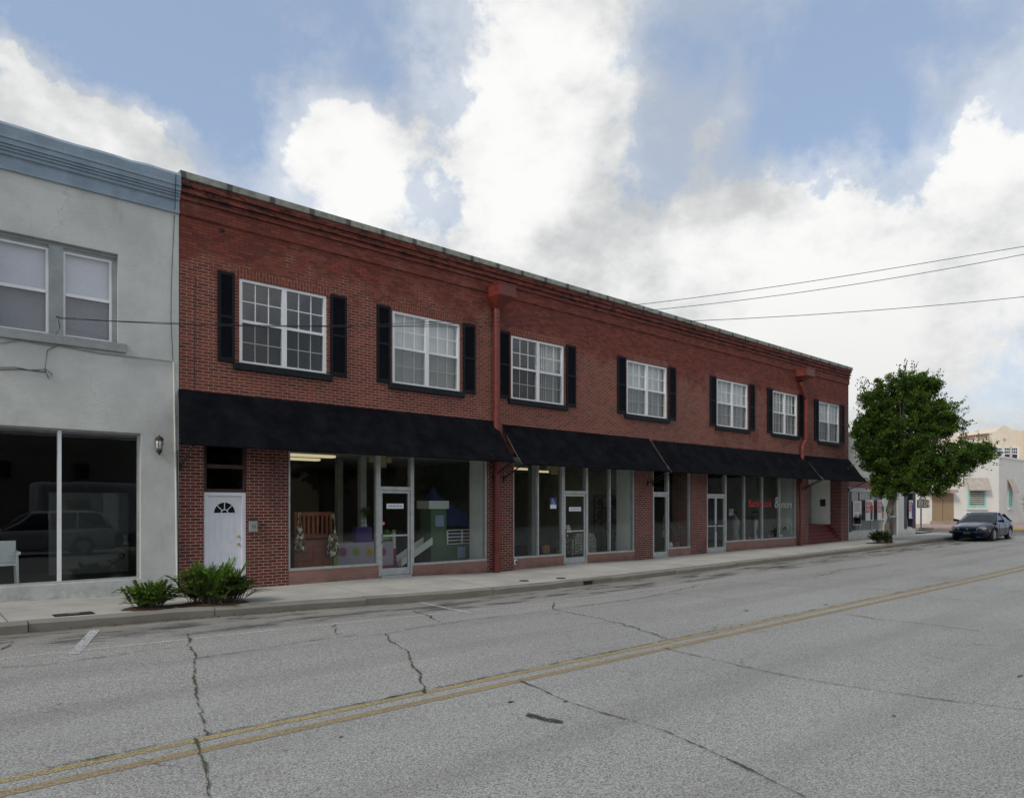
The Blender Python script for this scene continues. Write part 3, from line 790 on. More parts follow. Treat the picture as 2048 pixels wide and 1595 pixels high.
# transom above the white door
m = MB(); z0 = dzt+.003; z1 = 3.349; zz = at(440, 932)[1]
m.box(4.772, 4.84, D+.05, D+.15, z0, z1); m.box(5.61, 5.678, D+.05, D+.15, z0, z1); m.box(4.84, 5.61, D+.051, D+.15, z0, z0+.07); m.box(4.84, 5.61, D+.03, D+.15, zz-.04, zz+.04)
tf = m.build('transom_frame', M_WOOD, BR)
for lo, hi in ((z0+.07, zz-.04), (zz+.04, z1)):
    g_ = MB(); g_.quad((4.84, D+.12, lo), (5.61, D+.12, lo), (5.61, D+.12, hi), (4.84, D+.12, hi)); g_.build('glass', M_DARK if False else M_GLASS, tf)
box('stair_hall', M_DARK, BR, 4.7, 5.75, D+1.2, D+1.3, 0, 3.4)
# ---------- shop interiors
def room(x0, x1, y1, zf, zc, wl, wr, wb, ceil=None, ret=None, ys=None, yl0=None, retm=None):
    ys = ys or D+.17; yl0 = yl0 or D+.17
    m = MB(); m.quad((x0, D+.23, zf), (x1, D+.23, zf), (x1, y1, zf), (x0, y1, zf)); m.build('shop_floor', M_FLOOR, BR)
    m = MB(); m.quad((x0, D+.16, zc), (x0, y1, zc), (x1, y1, zc), (x1, D+.16, zc)); m.build('shop_ceiling', ceil or M_CEIL, BR)
    m = MB(); m.quad((x0, yl0, zf), (x0, yl0, zc), (x0, y1, zc), (x0, y1, zf)); m.build('shop_wall', wl, BR)
    m = MB(); m.quad((x1, ys, zf), (x1, y1, zf), (x1, y1, zc), (x1, ys, zc)); m.build('shop_wall', wr, BR)
    m = MB(); m.quad((x0, y1, zf), (x0, y1, zc), (x1, y1, zc), (x1, y1, zf)); m.build('shop_wall', wb, BR)
    if ret: box('window_return', retm or M_IWALL, BR, ret-.004, ret+.08, D+.16, D+.82, zf, zc-.004)
M_GWALL = paint('shaded_grey_wall', (.55, .56, .53), .9)
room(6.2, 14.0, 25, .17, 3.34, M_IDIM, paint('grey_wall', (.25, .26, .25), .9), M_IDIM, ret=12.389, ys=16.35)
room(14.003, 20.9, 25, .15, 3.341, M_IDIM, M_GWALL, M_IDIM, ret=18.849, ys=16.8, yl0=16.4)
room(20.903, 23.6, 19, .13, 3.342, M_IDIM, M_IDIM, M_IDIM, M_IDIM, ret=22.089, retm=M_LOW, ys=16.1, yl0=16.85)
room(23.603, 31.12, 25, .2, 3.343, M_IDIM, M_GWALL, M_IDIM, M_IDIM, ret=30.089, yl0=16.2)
for a_, b_ in ((13.3, 14.003), (19.5, 20.903), (23.0, 23.603)):
    m = MB(); m.quad((a_, D+.23, .14), (b_, D+.23, .14), (b_, 16.9, .14), (a_, 16.9, .14)); m.build('shop_floor', M_FLOOR, BR)
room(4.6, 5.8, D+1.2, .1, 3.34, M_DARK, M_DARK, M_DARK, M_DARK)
M_COLM = paint('column_paint', (.42, .43, .40), .9)
for px, Y in ((678, 19.5), (724, 17.8)):
    x = fx(px, Y); box('column', M_COLM, BR, x-.09, x+.09, Y-.09, Y+.09, .17, 3.33)
x = fx(1064, 17.6); box('column', M_COLM, BR, x-.10, x+.10, 17.5, 17.7, .15, 3.33)
for px, Y, w in ((606, 18.1, .9), (592, 19.6, .7)):
    x = fx(px, Y); box('ceiling_light', M_LAMP, BR, x-w, x+w, Y-.13, Y+.13, 3.27, 3.325)
for px, Y, w in ((1040, 19.5, .6), (1085, 20.5, .55)):
    x = fx(px, Y); box('ceiling_light', M_LAMP, BR, x-w, x+w, Y-.1, Y+.1, 3.27, 3.325)
# emergency light boxes above the two shop doors
def emergency(px, Y, label):
    x = fx(px, Y); t = thing('emergency_light', label, 'emergency light', (x, Y, 3.1), 'emergency lights over the shop doors')
    mt = paint('yellowed_plastic', (.42, .38, .20), .5)
    box('housing', mt, t, x-.16, x+.16, Y-.06, Y+.06, 2.93, 3.26, bevel=.01)
    for s in (-1, 1):
        MB().box(x+s*.25-.07, x+s*.25+.07, Y-.05, Y+.05, 3.06, 3.2).build('lamp_head', mt, t, bevel=.01)
        MB().tube([(x+s*.15, Y, 3.13), (x+s*.2, Y, 3.13)], .02).build('neck', mt, t)
emergency(760, 16.0, 'yellowed two-headed emergency light over the children furniture shop door')
emergency(1107, 16.0, 'yellowed two-headed emergency light beside the armchair shop door')
# ---------- entry recess with red steps at the right end
ex0, ex1 = 31.21, 34.50
for k in range(5):
    z = .22+.165*k
    box('step', M_REDSTEP, BR, ex0+.003, ex1-.003, D+.04+.115*k, D+.04+.115*(k+1)-.002 if k < 4 else D+1.6, 0, z+.14)
m = MB(); m.quad((ex0, D+.34, 0), (ex0, D+1.6, 0), (ex0, D+1.6, 3.4), (ex0, D+.34, 3.4)); m.build('entry_wall', M_IWALL, BR)
m = MB(); m.quad((ex1, D+.33, 0), (ex1, D+.33, 3.4), (ex1, D+.52, 3.4), (ex1, D+.52, 0)); m.build('entry_wall', M_LOW, BR)
box('entry_wall', M_IWALL, BR, ex1-.03, ex1+.05, D+.52, D+1.6, 1.02, 3.39)
m = MB(); m.quad((ex0, D+1.5, 0), (ex0, D+1.5, 3.4), (ex1, D+1.5, 3.4), (ex1, D+1.5, 0)); m.build('entry_wall', M_IWALL, BR)
m = MB(); m.quad((ex0, D+.2, 3.4), (ex0, D+4.5, 3.4), (ex1, D+4.5, 3.4), (ex1, D+.2, 3.4)); m.build('entry_ceiling', M_CEIL, BR)
box('notice_board', M_BLACK, BR, ex1-.06, ex1-.031, 16.04, 16.30, 1.90, 2.25)
x = fx(1621, D+1.47); box('inner_door', M_GREY, BR, x-.45, x+.35, D+1.45, D+1.495, 1.05, 2.95)
# ---------- awnings
AW = [(XL-.02, fx(988), 3.13), (fx(1004), fx(1297), 3.09), (fx(1303), fx(1605), 3.085), (fx(1609), XR+.02, 3.09)]
for i, (a, b, zb) in enumerate(AW):
    P = .90; yt, yf = D-.015, D-P; zt = 4.32-.005*i*5-(.0 if i == 0 else .045)
    m = MB()
    n = max(4, int((b-a)/.76))
    rows = [(yt, zt), (yt-.30*P, zt-.36), (yt-.62*P, zt-.78), (yf, zb)]
    base = len(m.v)
    random.seed(40+i)
    for (yy, zz_) in rows:
        for k in range(n+1):
            sag = 0 if k in (0, n) or yy in (yt,) else random.uniform(-.006, .006)+(.0 if k % 2 else -.008)
            aa = a if i else a+(fx(360.5, D-P)-a)*(yt-yy)/(yt-yf); m.v.append((aa+(b-aa)*k/n, yy+sag, zz_+sag))
    for r in range(3):
        for k in range(n):
            m.f.append((base+r*(n+1)+k, base+(r+1)*(n+1)+k, base+(r+1)*(n+1)+k+1, base+r*(n+1)+k+1)); m.m.append(0)
    # rolled front hem
    m.tube([(a if i else fx(361, D-P), yf+.01, zb), (b, yf+.01, zb)], .022, 6)
    aw = m.build('awning', M_AWN, BR)
    sol = aw.modifiers.new('thick', 'SOLIDIFY'); sol.thickness = .006; sol.offset = 1
    fr = MB()
    for x in [a+.03, b-.03]+[a+(b-a)*k/4 for k in (1, 2, 3)]:
        fr.tube([(x, D-.02, zt-.12), (x, yf+.16, zb+.09), (x, yf+.05, zb+.0)], .014, 6)
    fr.tube([(a+.03, yf+.06, zb-.0), (b-.03, yf+.06, zb-.0)], .016, 6)
    fr.build('awning_frame', M_BLACK, aw)
    for x in (a+.05, b-.05):
        br = MB(); br.tube([(x, yf+.06, zb-.0), (x, D-.01, zb-.38)], .020, 8); br.tube([(x, D-.02, zb-.47), (x, D-.02, zb-.30)], .03, 8); br.build('awning_arm', M_BLACK, aw)
# ---------- downspouts with hopper heads
def hopper(pxw, pxf, pxr, yt, yb_, ybot, parent, xc):
    # box head seen from below: pxw = back edge on the wall, pxf / pxr = front corners
    x0 = fx(pxw); k = (pxf-1024)/F; Yf = x0*(C-k*S)/(S+k*C); x1 = fx(pxr, Yf)
    z1 = at(pxf, yt, Yf)[1]; z0 = at(pxf, yb_, Yf)[1]; zb_ = at(pxf, ybot, D-.13)[1]
    m = MB(); m.box(x0, x1, Yf, D-.003, z0, z1-.03); m.box(x0-.015, x1+.015, Yf-.015, D-.003, z1-.03, z1)
    A_ = [(x0, Yf), (x1, Yf), (x1, D-.004), (x0, D-.004)]; r = .095; yc = D-.135
    B_ = [(xc-r, yc-r), (xc+r, yc-r), (xc+r, D-.004), (xc-r, D-.004)]
    for k in range(4):
        p, q = A_[k], A_[(k+1) % 4]; s_, t_ = B_[(k+1) % 4], B_[k]
        m.quad((p[0], p[1], z0), (t_[0], t_[1], zb_), (s_[0], s_[1], zb_), (q[0], q[1], z0))
    m.build('hopper_head', M_RED, parent); return zb_
yp = D-.135
xd = fx(993.5, yp); zh = at(996, 618, D-.13)[1]
m = MB(); m.tube([(xd, yp, zh+.02), (xd, yp, 3.2), (xd, yp, lerp_tab(BASE, xd)-.02)], .092, 14)
for z in (zh-.12, 5.4, 1.6): m.tube([(xd, yp, z-.03), (xd, yp, z+.03)], .101, 14)
ds = m.build('downspout', M_RED, BR)
hopper(974, 998, 1032, 562, 586.5, 618, ds, xd)
r = .082; X_ = lambda px: fx(px, yp); Z_ = lambda px, py: at(px, py, yp)[1]
m = MB(); xh = X_(1602)
m.tube([(xh, yp, Z_(1602, 764)), (xh+.01, yp, Z_(1602, 769)), (X_(1612), yp, Z_(1612, 798)), (X_(1612.3), yp, Z_(1612, 803)), (X_(1612), yp, Z_(1612, 876)), (X_(1611), yp, Z_(1612, 880)), (X_(1605), yp, Z_(1605, 893)), (X_(1604.6), yp, Z_(1605, 898)), (X_(1603.5), yp, 3.3), (X_(1600), yp, 2.9), (X_(1600), yp, .1)], r, 14)
for z in (Z_(1612, 803), Z_(1612, 876)): m.tube([(X_(1612), yp, z-.03), (X_(1612), yp, z+.03)], r+.01, 14)
ds2 = m.build('downspout', M_RED, BR); ds2['label'] = 'red downspout that kinks around a shutter'
hopper(1590, 1615, 1630, 734, 749.5, 765, ds2, xh)
# front faces of the ground-floor piers by the downspouts
# ---------- wall pipe and small iron anchors
MB().tube([(fx(390), D-.004, 6.66), (fx(390), D-.07, 6.62), (fx(390), D-.03, 6.5)], .012, 6).build('wall_hook', M_IRON, BR)
MB().lathe([(.03, -.04), (.05, 0), (.03, .04)], (fx(444), D-.03, 7.79), 8).build('wall_bolt', M_IRON, BR)
MB().tube([(fx(390), D-.012, 6.5), (fx(388), D-.012, 4.35)], .006, 5).build('old_cable', M_BLACK, BR)
# mailbox
mx0 = fx(497); mx1 = fx(512.5); z0 = at(505, 1063)[1]; z1 = at(505, 1040)[1]
t = thing('mailbox', 'small grey metal mailbox numbered 11 on the brick pier', 'mailbox', ((mx0+mx1)/2, D, z0))
MB().box(mx0, mx1, D-.085, D, z0, z1).build('box', M_MAILB, t, bevel=.008)
MB().prism([(D-.10, z1), (D+.0, z1), (D+.0, z1+.05)], 0, mx0-.01, mx1+.01).build('lid', paint('dark_metal', (.06, .06, .055), .5, .5), t)
def text(body, size, mat, loc, parent, extr=.002, sx=1., shear=0., name='lettering', align='CENTER'):
    cu = bpy.data.curves.new(name, 'FONT'); cu.body = body; cu.size = size; cu.align_x = align; cu.extrude = extr; cu.shear = shear
    ob = bpy.data.objects.new(name, cu); COL.objects.link(ob)
    dg = bpy.context.evaluated_depsgraph_get(); me = bpy.data.meshes.new_from_object(ob.evaluated_get(dg))
    bpy.data.objects.remove(ob); off = wloc(parent)
    for v in me.vertices:
        x, y, z = v.co; v.co = (x*sx+loc[0]-off.x, -z+loc[1]-off.y, y+loc[2]-off.z)
    me.materials.clear(); me.materials.append(mat)
    o = bpy.data.objects.new(name, me); COL.objects.link(o); o.parent = parent; return o
M_INK = paint('ink', (.02, .02, .02), .6)
text('11', .11, M_INK, ((mx0+mx1)/2, D-.0865, (z0+z1)/2-.045), t)
# shop window lettering
def pY(px, py, Y): a_ = at(px, py, Y); return a_[0], a_[1]
M_REDV = paint('red_vinyl', (.60, .018, .018), .5); M_WV = paint('white_vinyl_letter', (.42, .43, .43), .6)
yl = YG-.010
xa, za = pY(1497, 1007, yl); xb, _ = pY(1547, 1007, yl)
text('Backstock', .42, M_REDV, (xa, yl, za-.12), WC, sx=(xb-xa)/(.42*4.5), align='LEFT')
xa, _ = pY(1549, 1008, yl); xb, _ = pY(1562, 1008, yl); text('&', .70, M_WV, (xa, yl, za-.17), WC, sx=.95, align='LEFT')
xa, _ = pY(1562, 1008, yl); xb, _ = pY(1588, 1008, yl); text('more', .46, M_WV, (xa, yl, za-.17), WC, sx=(xb-xa)/(.46*2.55), align='LEFT')
def scribble(x0, x1, z0, z1, rows, y, mat, parent, name='small_print', fill=.45):
    m = MB(); random.seed(int(x0*100))
    for r in range(rows):
        zc = z1-(r+.5)*(z1-z0)/rows; h = (z1-z0)/rows*fill/2; w = (x1-x0)*random.uniform(.6, 1)/2; cx_ = (x0+x1)/2; x = cx_-w
        while x < cx_+w:
            l = random.uniform(.25, .9)*(z1-z0)/rows*1.6; m.quad((x, y, zc-h), (min(x+l, cx_+w), y, zc-h), (min(x+l, cx_+w), y, zc+h), (x, y, zc+h)); x += l*1.25
    return m.build(name, mat, parent)
x0_, z1_ = pY(1456, 1017, yl); x1_, z0_ = pY(1469, 1031, yl)
scribble(x0_, x1_, z0_, z1_, 6, yl, M_WV, WC)
# paper signs, stickers taped to the glass
def sheet(name, label, cat, pa, pb, Y, mat, group=None):
    x0, z1 = pY(pa[0], pa[1], Y); x1, z0 = pY(pb[0], pb[1], Y)
    t = thing(name, label, cat, ((x0+x1)/2, Y, z0), group); box('sheet', mat, t, x0, x1, Y-.002, Y, z0, z1)
    return t, x0, x1, z0, z1
YS = D+.067
t, a, b, c, d = sheet('paper_sign', 'white paper strip taped inside the door beside the purple bag', 'sign', (773, 1006.5), (807, 1016.5), YS, M_PAPER)
scribble(a+.05, b-.03, c+.03, d-.03, 1, YS-.004, M_BLUEP, t, 'handwriting', .6)
t, a, b, c, d = sheet('paper_sign', 'white paper strip taped inside the door in front of the armchair', 'sign', (1138, 1013.5), (1162, 1021.5), YS, M_PAPER)
scribble(a+.05, b-.03, c+.03, d-.03, 1, YS-.004, M_BLUEP, t, 'handwriting', .5)
M_RSTK = paint('red_sticker', (.40, .03, .04), .6)
x, z = pY(766, 1046, YS); t = thing('round_sticker', 'round red sticker with a white bar on the shop door glass', 'sticker', (x, YS, z))
MB().tube([(x, YS, z), (x, YS-.003, z)], .055, 20).build('disc', M_RSTK, t); box('bar', M_PAPER, t, x-.04, x+.04, YS-.005, YS-.003, z-.011, z+.011)
YW = YG-.006
t, a, b, c, d = sheet('handicap_sign', 'blue and white wheelchair sign on the shop window left of the armchair door', 'sign', (1100, 995), (1113, 1017), YW, paint('sign_blue', (.02, .06, .26), .6))
box('white_panel', M_PAPER, t, a+.01, b-.01, YW-.004, YW-.002, c+.01, c+.13)
mm = MB(); cx_ = (a+b)/2; zc = (c+d)/2+.06
mm.tube([(cx_-.03, YW-.004, zc+.09), (cx_-.02, YW-.004, zc+.01), (cx_+.03, YW-.004, zc), (cx_+.05, YW-.004, zc-.06)], .009, 6)
mm.tube([(cx_+.06*math.cos(tt), YW-.004, zc-.02+.06*math.sin(tt)) for tt in [2.2+i*.45 for i in range(9)]], .007, 6); mm.build('symbol', M_PAPER, t)
x, z = pY(1031, 1123, D); t = thing('wall_outlet', 'white outlet plate low on the pink bulkhead', 'outlet', (x, D, z))
box('plate', M_PAPER, t, x-.05, x+.05, D-.008, D+.004, z-.07, z+.07); box('cover', M_INK, t, x-.01, x+.03, D-.03, D-.008, z-.05, z+.03)

# ---------------------------------------------------------------- goods on show
YI = 16.15
def PX(px, py, Y): return at(px, py, Y)
# crib/dresser
x0 = fx(588, YI); x1 = fx(664, YI); zt = at(0, 1024, YI); z_top = at(626, 1023, YI)[1]; z_mid = at(626, 1077, YI)[1]; z_bot = .17
t = thing('crib', 'red-brown wooden crib headboard standing on a drawer chest in the shop window', 'crib', ((x0+x1)/2, YI, z_bot))
box('drawer_chest', M_CRIB, t, x0+.03, x1-.03, YI+.02, YI+.5, z_bot, z_mid-.04, bevel=.008)
m = MB()
for k in range(4):
    z = z_bot+.05+k*(z_mid-z_bot-.2)/4; m.box(x0+.06, (x0+x1)/2-.01, YI, YI+.021, z, z+(z_mid-z_bot-.2)/4-.02)
m.box((x0+x1)/2+.01, x1-.06, YI, YI+.021, z_bot+.05, z_mid-.17); m.build('drawer_front', M_CRIB, t, bevel=.005)
m = MB(); m.box(x0, x0+.07, YI-.02, YI+.06, z_bot, z_top); m.box(x1-.07, x1, YI-.02, YI+.06, z_bot, z_top); m.box(x0+.07, x1-.07, YI-.01, YI+.05, z_top-.1, z_top-.005)
m.box(x0+.07, x1-.07, YI-.01, YI+.05, z_mid+.02, z_mid+.12)
m.build('headboard', M_CRIB, t, bevel=.006)
m = MB()
for k in range(7):
    x = x0+.14+(x1-x0-.28)*k/6; m.box(x-.03, x+.03, YI+.0, YI+.03, z_mid+.12, z_top-.1)
m.build('slats', M_CRIB, t)
def leopard():
    m_, nt, out = new_mat('leopard_fabric'); g = N(nt); p = g.pos()
    v = g.vor(g.vmath('ADD', p, g.scale(g.noise(p, 12, 3, out=1), .06)), 17, out='Color'); vx = g.sep(v)
    c = g.mix(g.ramp(vx[0], .45, .55), (.04, .03, .02), (.24, .15, .07)); c = g.mix(g.ramp(vx[1], .68, .72), c, (.66, .62, .52))
    b_ = g.princ(c, .8); g.link(b_.outputs[0], out.inputs[0]); return m_
M_LEO = leopard()
def bag(px, py0, py1, label, Y, wpx):
    x, zt_ = at(px, py0, Y); _, zb_ = at(px, py1, Y); w = (fx(px+wpx, Y)-fx(px-wpx, Y))/2
    h = zt_-zb_; t = thing('slouch_bag', label, 'bag', (x, Y, zb_), 'leopard print bags hanging from the crib')
    m = MB(); m.lathe([(.03*w/.14, h*.62), (w*.55, h*.56), (w*.8, h*.40), (w*1.02, h*.18), (w*.95, h*.05), (w*.3, 0)][::-1], (x, Y, zb_), 14, 1, .55)
    m.build('pouch', M_LEO, t, smooth_=True)
    MB().tube([(x-.05, Y, zb_+h*.56), (x-.015, Y, zt_), (x+.015, Y, zt_), (x+.06, Y, zb_+h*.56)], .010, 6).build('strap', M_LEO, t)
bag(599, 1024, 1104, 'leopard print slouch bag hanging at the left post of the crib', YI-.18, 11)
bag(666, 1024, 1114, 'leopard print slouch bag hanging at the right post beside the quilt', YI-.18, 12)
# bed with daisy quilt
YB = 16.6
x0 = fx(672, YB); x1 = fx(792, YB); zt_ = at(730, 1084, YB)[1]
M_QUILT = paint('pale_lilac_quilt', (.50, .44, .53), .8, var=.08, bump=.4)
M_LIME = paint('lime_cloth', (.26, .42, .06), .7); M_MAG = paint('magenta_cloth', (.36, .03, .17), .7)
t = thing('bed', 'child bed under a lilac quilt with coloured daisies', 'bed', ((x0+x1)/2, YB, .17))
m = MB(); m.box(x0+.04, x1-.05, YB, YB+.95, .30, zt_); m.build('quilt', M_QUILT, t, bevel=.05)
box('bed_skirt', M_MAG, t, x0+.05, x1, YB+.03, YB+.95, .17, .32); box('bed_end', M_LIME, t, x0-.08, x0+.03, YB-.03, YB+.9, .17, zt_-.1)
box('bed_post', M_IWALL, t, x1-.06, x1+.02, YB+.05, YB+.12, .17, zt_+.22)
box('quilt_trim', M_MAG, t, x1-.049, x1+.01, YB-.006, YB+.9, .3, zt_-.2)
def daisy(px, py, col, parent, Y):
    x, z = at(px, py, Y); m = MB(); r = .135
    for k in range(12):
        a_ = 2*math.pi*k/12; m.poly([(x+q*math.cos(a_)*r-w_*math.sin(a_)*r, Y, z+q*math.sin(a_)*r+w_*math.cos(a_)*r) for q, w_ in ((.2, -.06), (.75, -.13), (1, 0), (.75, .13), (.2, .06))])
    m.build('daisy', col, parent)
    MB().tube([(x, Y, z), (x, Y-.003, z)], .032, 10).build('daisy_centre', paint('ochre', (.4, .25, .03), .7), parent)
M_YL = paint('daisy_yellow', (.62, .46, .05), .7); M_GN = paint('daisy_green', (.30, .45, .06), .7)
for px, c_ in ((686, M_MAG), (713, M_GN), (739, M_YL), (765.5, M_MAG)): daisy(px, 1103, c_, t, YB-.012)
# purple gift bag on the bed, white bear
x0 = fx(709, YB+.3); x1 = fx(741, YB+.3); zb_ = zt_; z2 = at(725, 1053, YB+.3)[1]
M_PUR = paint('purple_gloss', (.075, .03, .22), .3)
t = thing('gift_bag', 'shiny purple gift bag standing on the daisy quilt', 'bag', ((x0+x1)/2, YB+.3, zb_))
MB().box(x0, x1, YB+.2, YB+.42, zb_, z2).build('bag_body', M_PUR, t, bevel=.02)
m = MB()
for k in range(5):
    a_ = k*.9; m.tri(((x0+x1)/2+.14*math.cos(a_), YB+.3, z2-.02), ((x0+x1)/2+.05*math.cos(a_+1), YB+.3, z2-.02), ((x0+x1)/2+.11*math.cos(a_*2), YB+.32, z2+.22))
m.build('tissue_paper', M_PAPER, t)
MB().tube([(x0+.1, YB+.19, z2), (x0+.15, YB+.19, z2+.12), (x1-.15, YB+.19, z2+.12), (x1-.1, YB+.19, z2)], .008, 6).build('handle', M_PUR, t)
xg, zg = at(776, 1076, YB+.25); t = thing('plush_toy', 'lime green stuffed toy lying on the foot of the bed', 'toy', (xg, YB+.25, zt_))
m = MB(); pts = [(xg-.45, YB+.25, zt_+.05), (xg-.2, YB+.25, zt_+.06), (xg, YB+.25, zt_+.08), (xg+.15, YB+.25, zt_+.16), (xg+.20, YB+.25, zt_+.30)]
m.tube(pts, [.02, .05, .08, .08, .05], 10); m.build('body', M_LIME, t, smooth_=True)
m = MB(); m.lathe([(.02, -.1), (.10, -.05), (.11, .03), (.05, .1)], (xg-.02, YB+.3, zt_+.22), 12); m.build('head', paint('dark_green_plush', (.06, .14, .03), .9), t, smooth_=True)
xg, zg = at(729, 1022, 17.7); t = thing('hanging_plant', 'small yellow-green plant hanging against the white column', 'plant', (xg, 17.6, zg))
m = MB(); random.seed(2)
for k in range(130):
    d_ = Vector((random.gauss(0, 1), random.gauss(0, 1), random.gauss(0, 1))).normalized()*random.uniform(.04, .17); c_ = Vector((xg, 17.6, zg))+d_; s_ = .035
    u_ = Vector((random.gauss(0, 1), random.gauss(0, 1), random.gauss(0, 1))).normalized()*s_; v_ = u_.cross(Vector((random.gauss(0, 1), random.gauss(0, 1), 1))).normalized()*s_*.6
    m.quad(c_-u_, c_-v_, c_+u_, c_+v_)
m.build('foliage', M_FERN, t)
# loft bed castle
YC = 16.5
M_CGR = paint('castle_green', (.10, .165, .105), .8); M_CBL = paint('castle_blue', (.018, .038, .14), .7)
x0, x1 = fx(862, YC), fx(893, YC); zt_ = at(877, 1017, YC)[1]
t = thing('castle_loft_bed', 'green play-castle loft bed with blue cone roof and white slide', 'loft bed', (x0, YC, .17))
box('tower', M_CGR, t, x0, x1, YC, YC+.55, .17, zt_)
box('tower_crown', M_IWALL, t, x0-.09, x1+.06, YC-.04, YC+.6, zt_, at(877, 1001, YC)[1])
xm = (x0+x1)/2-.03; zc0 = at(877, 1001, YC)[1]; zc1 = at(872, 972, YC)[1]
MB().lathe([(.27, 0), (.26, .02), (.01, zc1-zc0)], (xm, YC+.25, zc0), 18).build('cone_roof', M_CBL, t)
xp0, xp1 = fx(893, YC), fx(955, YC)
box('bed_panel', M_CGR, t, xp0+.003, xp1, YC+.05, YC+.1, .17, at(920, 1086, YC)[1])
m = MB(); za, zb_ = at(925, 1086, YC)[1], at(925, 1059, YC)[1]
m.box(xp0+.02, xp0+.06, YC, YC+.04, za-.02, zb_); m.box(xp1-.04, xp1, YC, YC+.04, za-.02, zb_)
for k in range(5):
    z = za+(zb_-za)*k/4; m.box(xp0+.06, xp1-.04, YC+.005, YC+.035, z-.014, z+.014)
m.box((xp0+xp1)/2-.015, (xp0+xp1)/2+.015, YC-.002, YC+.04, za, zb_); m.build('rail', M_IWALL, t)
box('bedding', M_CBL, t, xp0+.06, (xp0+xp1)/2, YC+.12, YC+.9, za+.05, zb_-.05); box('bedding', paint('red_bedding', (.25, .02, .02), .8), t, (xp0+xp1)/2+.01, xp1-.05, YC+.12, YC+.9, za+.05, zb_-.05)
m = MB(); q = [at(893, 1050, YC+.2), at(893, 1010, YC+.2), at(905, 1010, YC+.2), at(930, 1026, YC+.2), at(943, 1040, YC+.2), at(943, 1055, YC+.2)]
m.prism(q[::-1], 1, YC+.2, YC+.9); m.build('tent', M_CBL, t)
m = MB(); a_, b_ = at(800, 1132, YC+.02), at(862, 1088, YC+.02)
for w0, w1, y0, y1 in ((.0, .20, YC-.06, YC-.02), (0, .2, YC+.38, YC+.42), (0, .04, YC-.02, YC+.38)):
    m.prism([(a_[0], a_[1]+w0), (b_[0], b_[1]+w0), (b_[0], b_[1]+w1), (a_[0], a_[1]+w1)], 1, y0, y1)
m.build('slide', M_IWALL, t)
for pa, pb in (((871, 1030), (888, 1052)), ((917, 1093), (933, 1115))):
    x_, z_ = at(pa[0], pa[1], YC-.01); x2_, z2_ = at(pb[0], pb[1], YC-.01); yy = YC-.008 if pa[0] < 900 else YC+.04
    box('paper_note', M_BLUEP, t, x_, x2_, yy, yy+.004, z2_, z_)
# armchair shop
def ikat():
    m_, nt, out = new_mat('patterned_upholstery'); g = N(nt); p = g.pos()
    w = g.vor(p, 13, 'DISTANCE_TO_EDGE', rnd=.35); c = g.mix(g.ramp(w, .10, .16), (.48, .47, .36), (.055, .06, .055))
    c = g.mix(g.ramp(g.vor(p, 13, rnd=.35), .14, .10), c, (.45, .44, .34))
    b_ = g.princ(c, .85); g.link(b_.outputs[0], out.inputs[0]); return m_
YA = 16.3; M_IK = ikat()
x0, x1 = fx(1148, YA), fx(1194, YA); z1 = at(1170, 1065, YA)[1]
t = thing('armchair', 'armchair in black and cream patterned fabric seen from behind through the glass', 'armchair', ((x0+x1)/2, YA, .15))
m = MB(); n = 12
pts = [(x0+.05, .3)]+[(x0+.03, z1-.2), (x0+.1, z1-.05), (x0+.25, z1), (x1-.25, z1), (x1-.12, z1-.05), (x1-.04, z1-.2), (x1-.1, .3)]
m.prism(pts[::-1], 1, YA, YA+.22); m.build('backrest', M_IK, t, bevel=.04)
m = MB(); m.box(x0+.02, x1-.06, YA+.2, YA+.85, .28, .62); m.build('seat', M_IK, t, bevel=.04)
for a_, b_ in ((x0-.02, x0+.16), (x1-.14, x1+.05)): MB().box(a_, b_, YA+.05, YA+.85, .28, .82).build('armrest', M_IK, t, bevel=.05)
for a_ in (x0+.06, x1-.12): 
    for yy in (YA+.05, YA+.75): box('leg', M_WOOD, t, a_, a_+.05, yy, yy+.05, .15, .30)
Y2 = 17.2; x0, x1 = fx(1190, Y2), fx(1236, Y2); z0, z1 = at(1210, 1063, Y2)[1], at(1210, 992, Y2)[1]
t = thing('display_grid', 'tall black lattice rack hung with round black baskets', 'rack', ((x0+x1)/2, Y2, .15))
m = MB()
for k in range(4): x = x0+(x1-x0)*k/3; m.box(x-.03, x+.03, Y2, Y2+.05, .15, z1)
for k in range(4): z = z0+(z1-z0)*k/3; m.box(x0-.03, x1+.03, Y2-.003, Y2+.053, z-.03, z+.03)
m.build('lattice', M_BLACK, t)
for i in range(3):
    for j in range(3):
        if (i+j) % 4 == 3: continue
        x = x0+(x1-x0)*(i+.5)/3; z = z0+(z1-z0)*(j+.5)/3
        MB().tube([(x, Y2-.01, z), (x, Y2-.06, z)], [.15, .10], 14).build('basket', M_BLACK, t)
box('base_cabinet', M_BLACK, t, x0-.5, x1+.3, Y2+.06, Y2+.5, .15, z0-.05)
def leafball(m, c, r, n, s, flat=1.):
    for k in range(n):
        d_ = Vector((random.gauss(0, 1), random.gauss(0, 1), random.gauss(0, flat))).normalized()*r*random.random()**.4
        c_ = Vector(c)+d_; u_ = Vector((random.gauss(0, 1), random.gauss(0, 1), random.gauss(0, 1))).normalized()*s
        v_ = u_.cross(Vector((random.gauss(0, 1), random.gauss(0, 1), random.gauss(0, 1)))).normalized()*s*.35; m.quad(c_-u_, c_-v_, c_+u_, c_+v_)
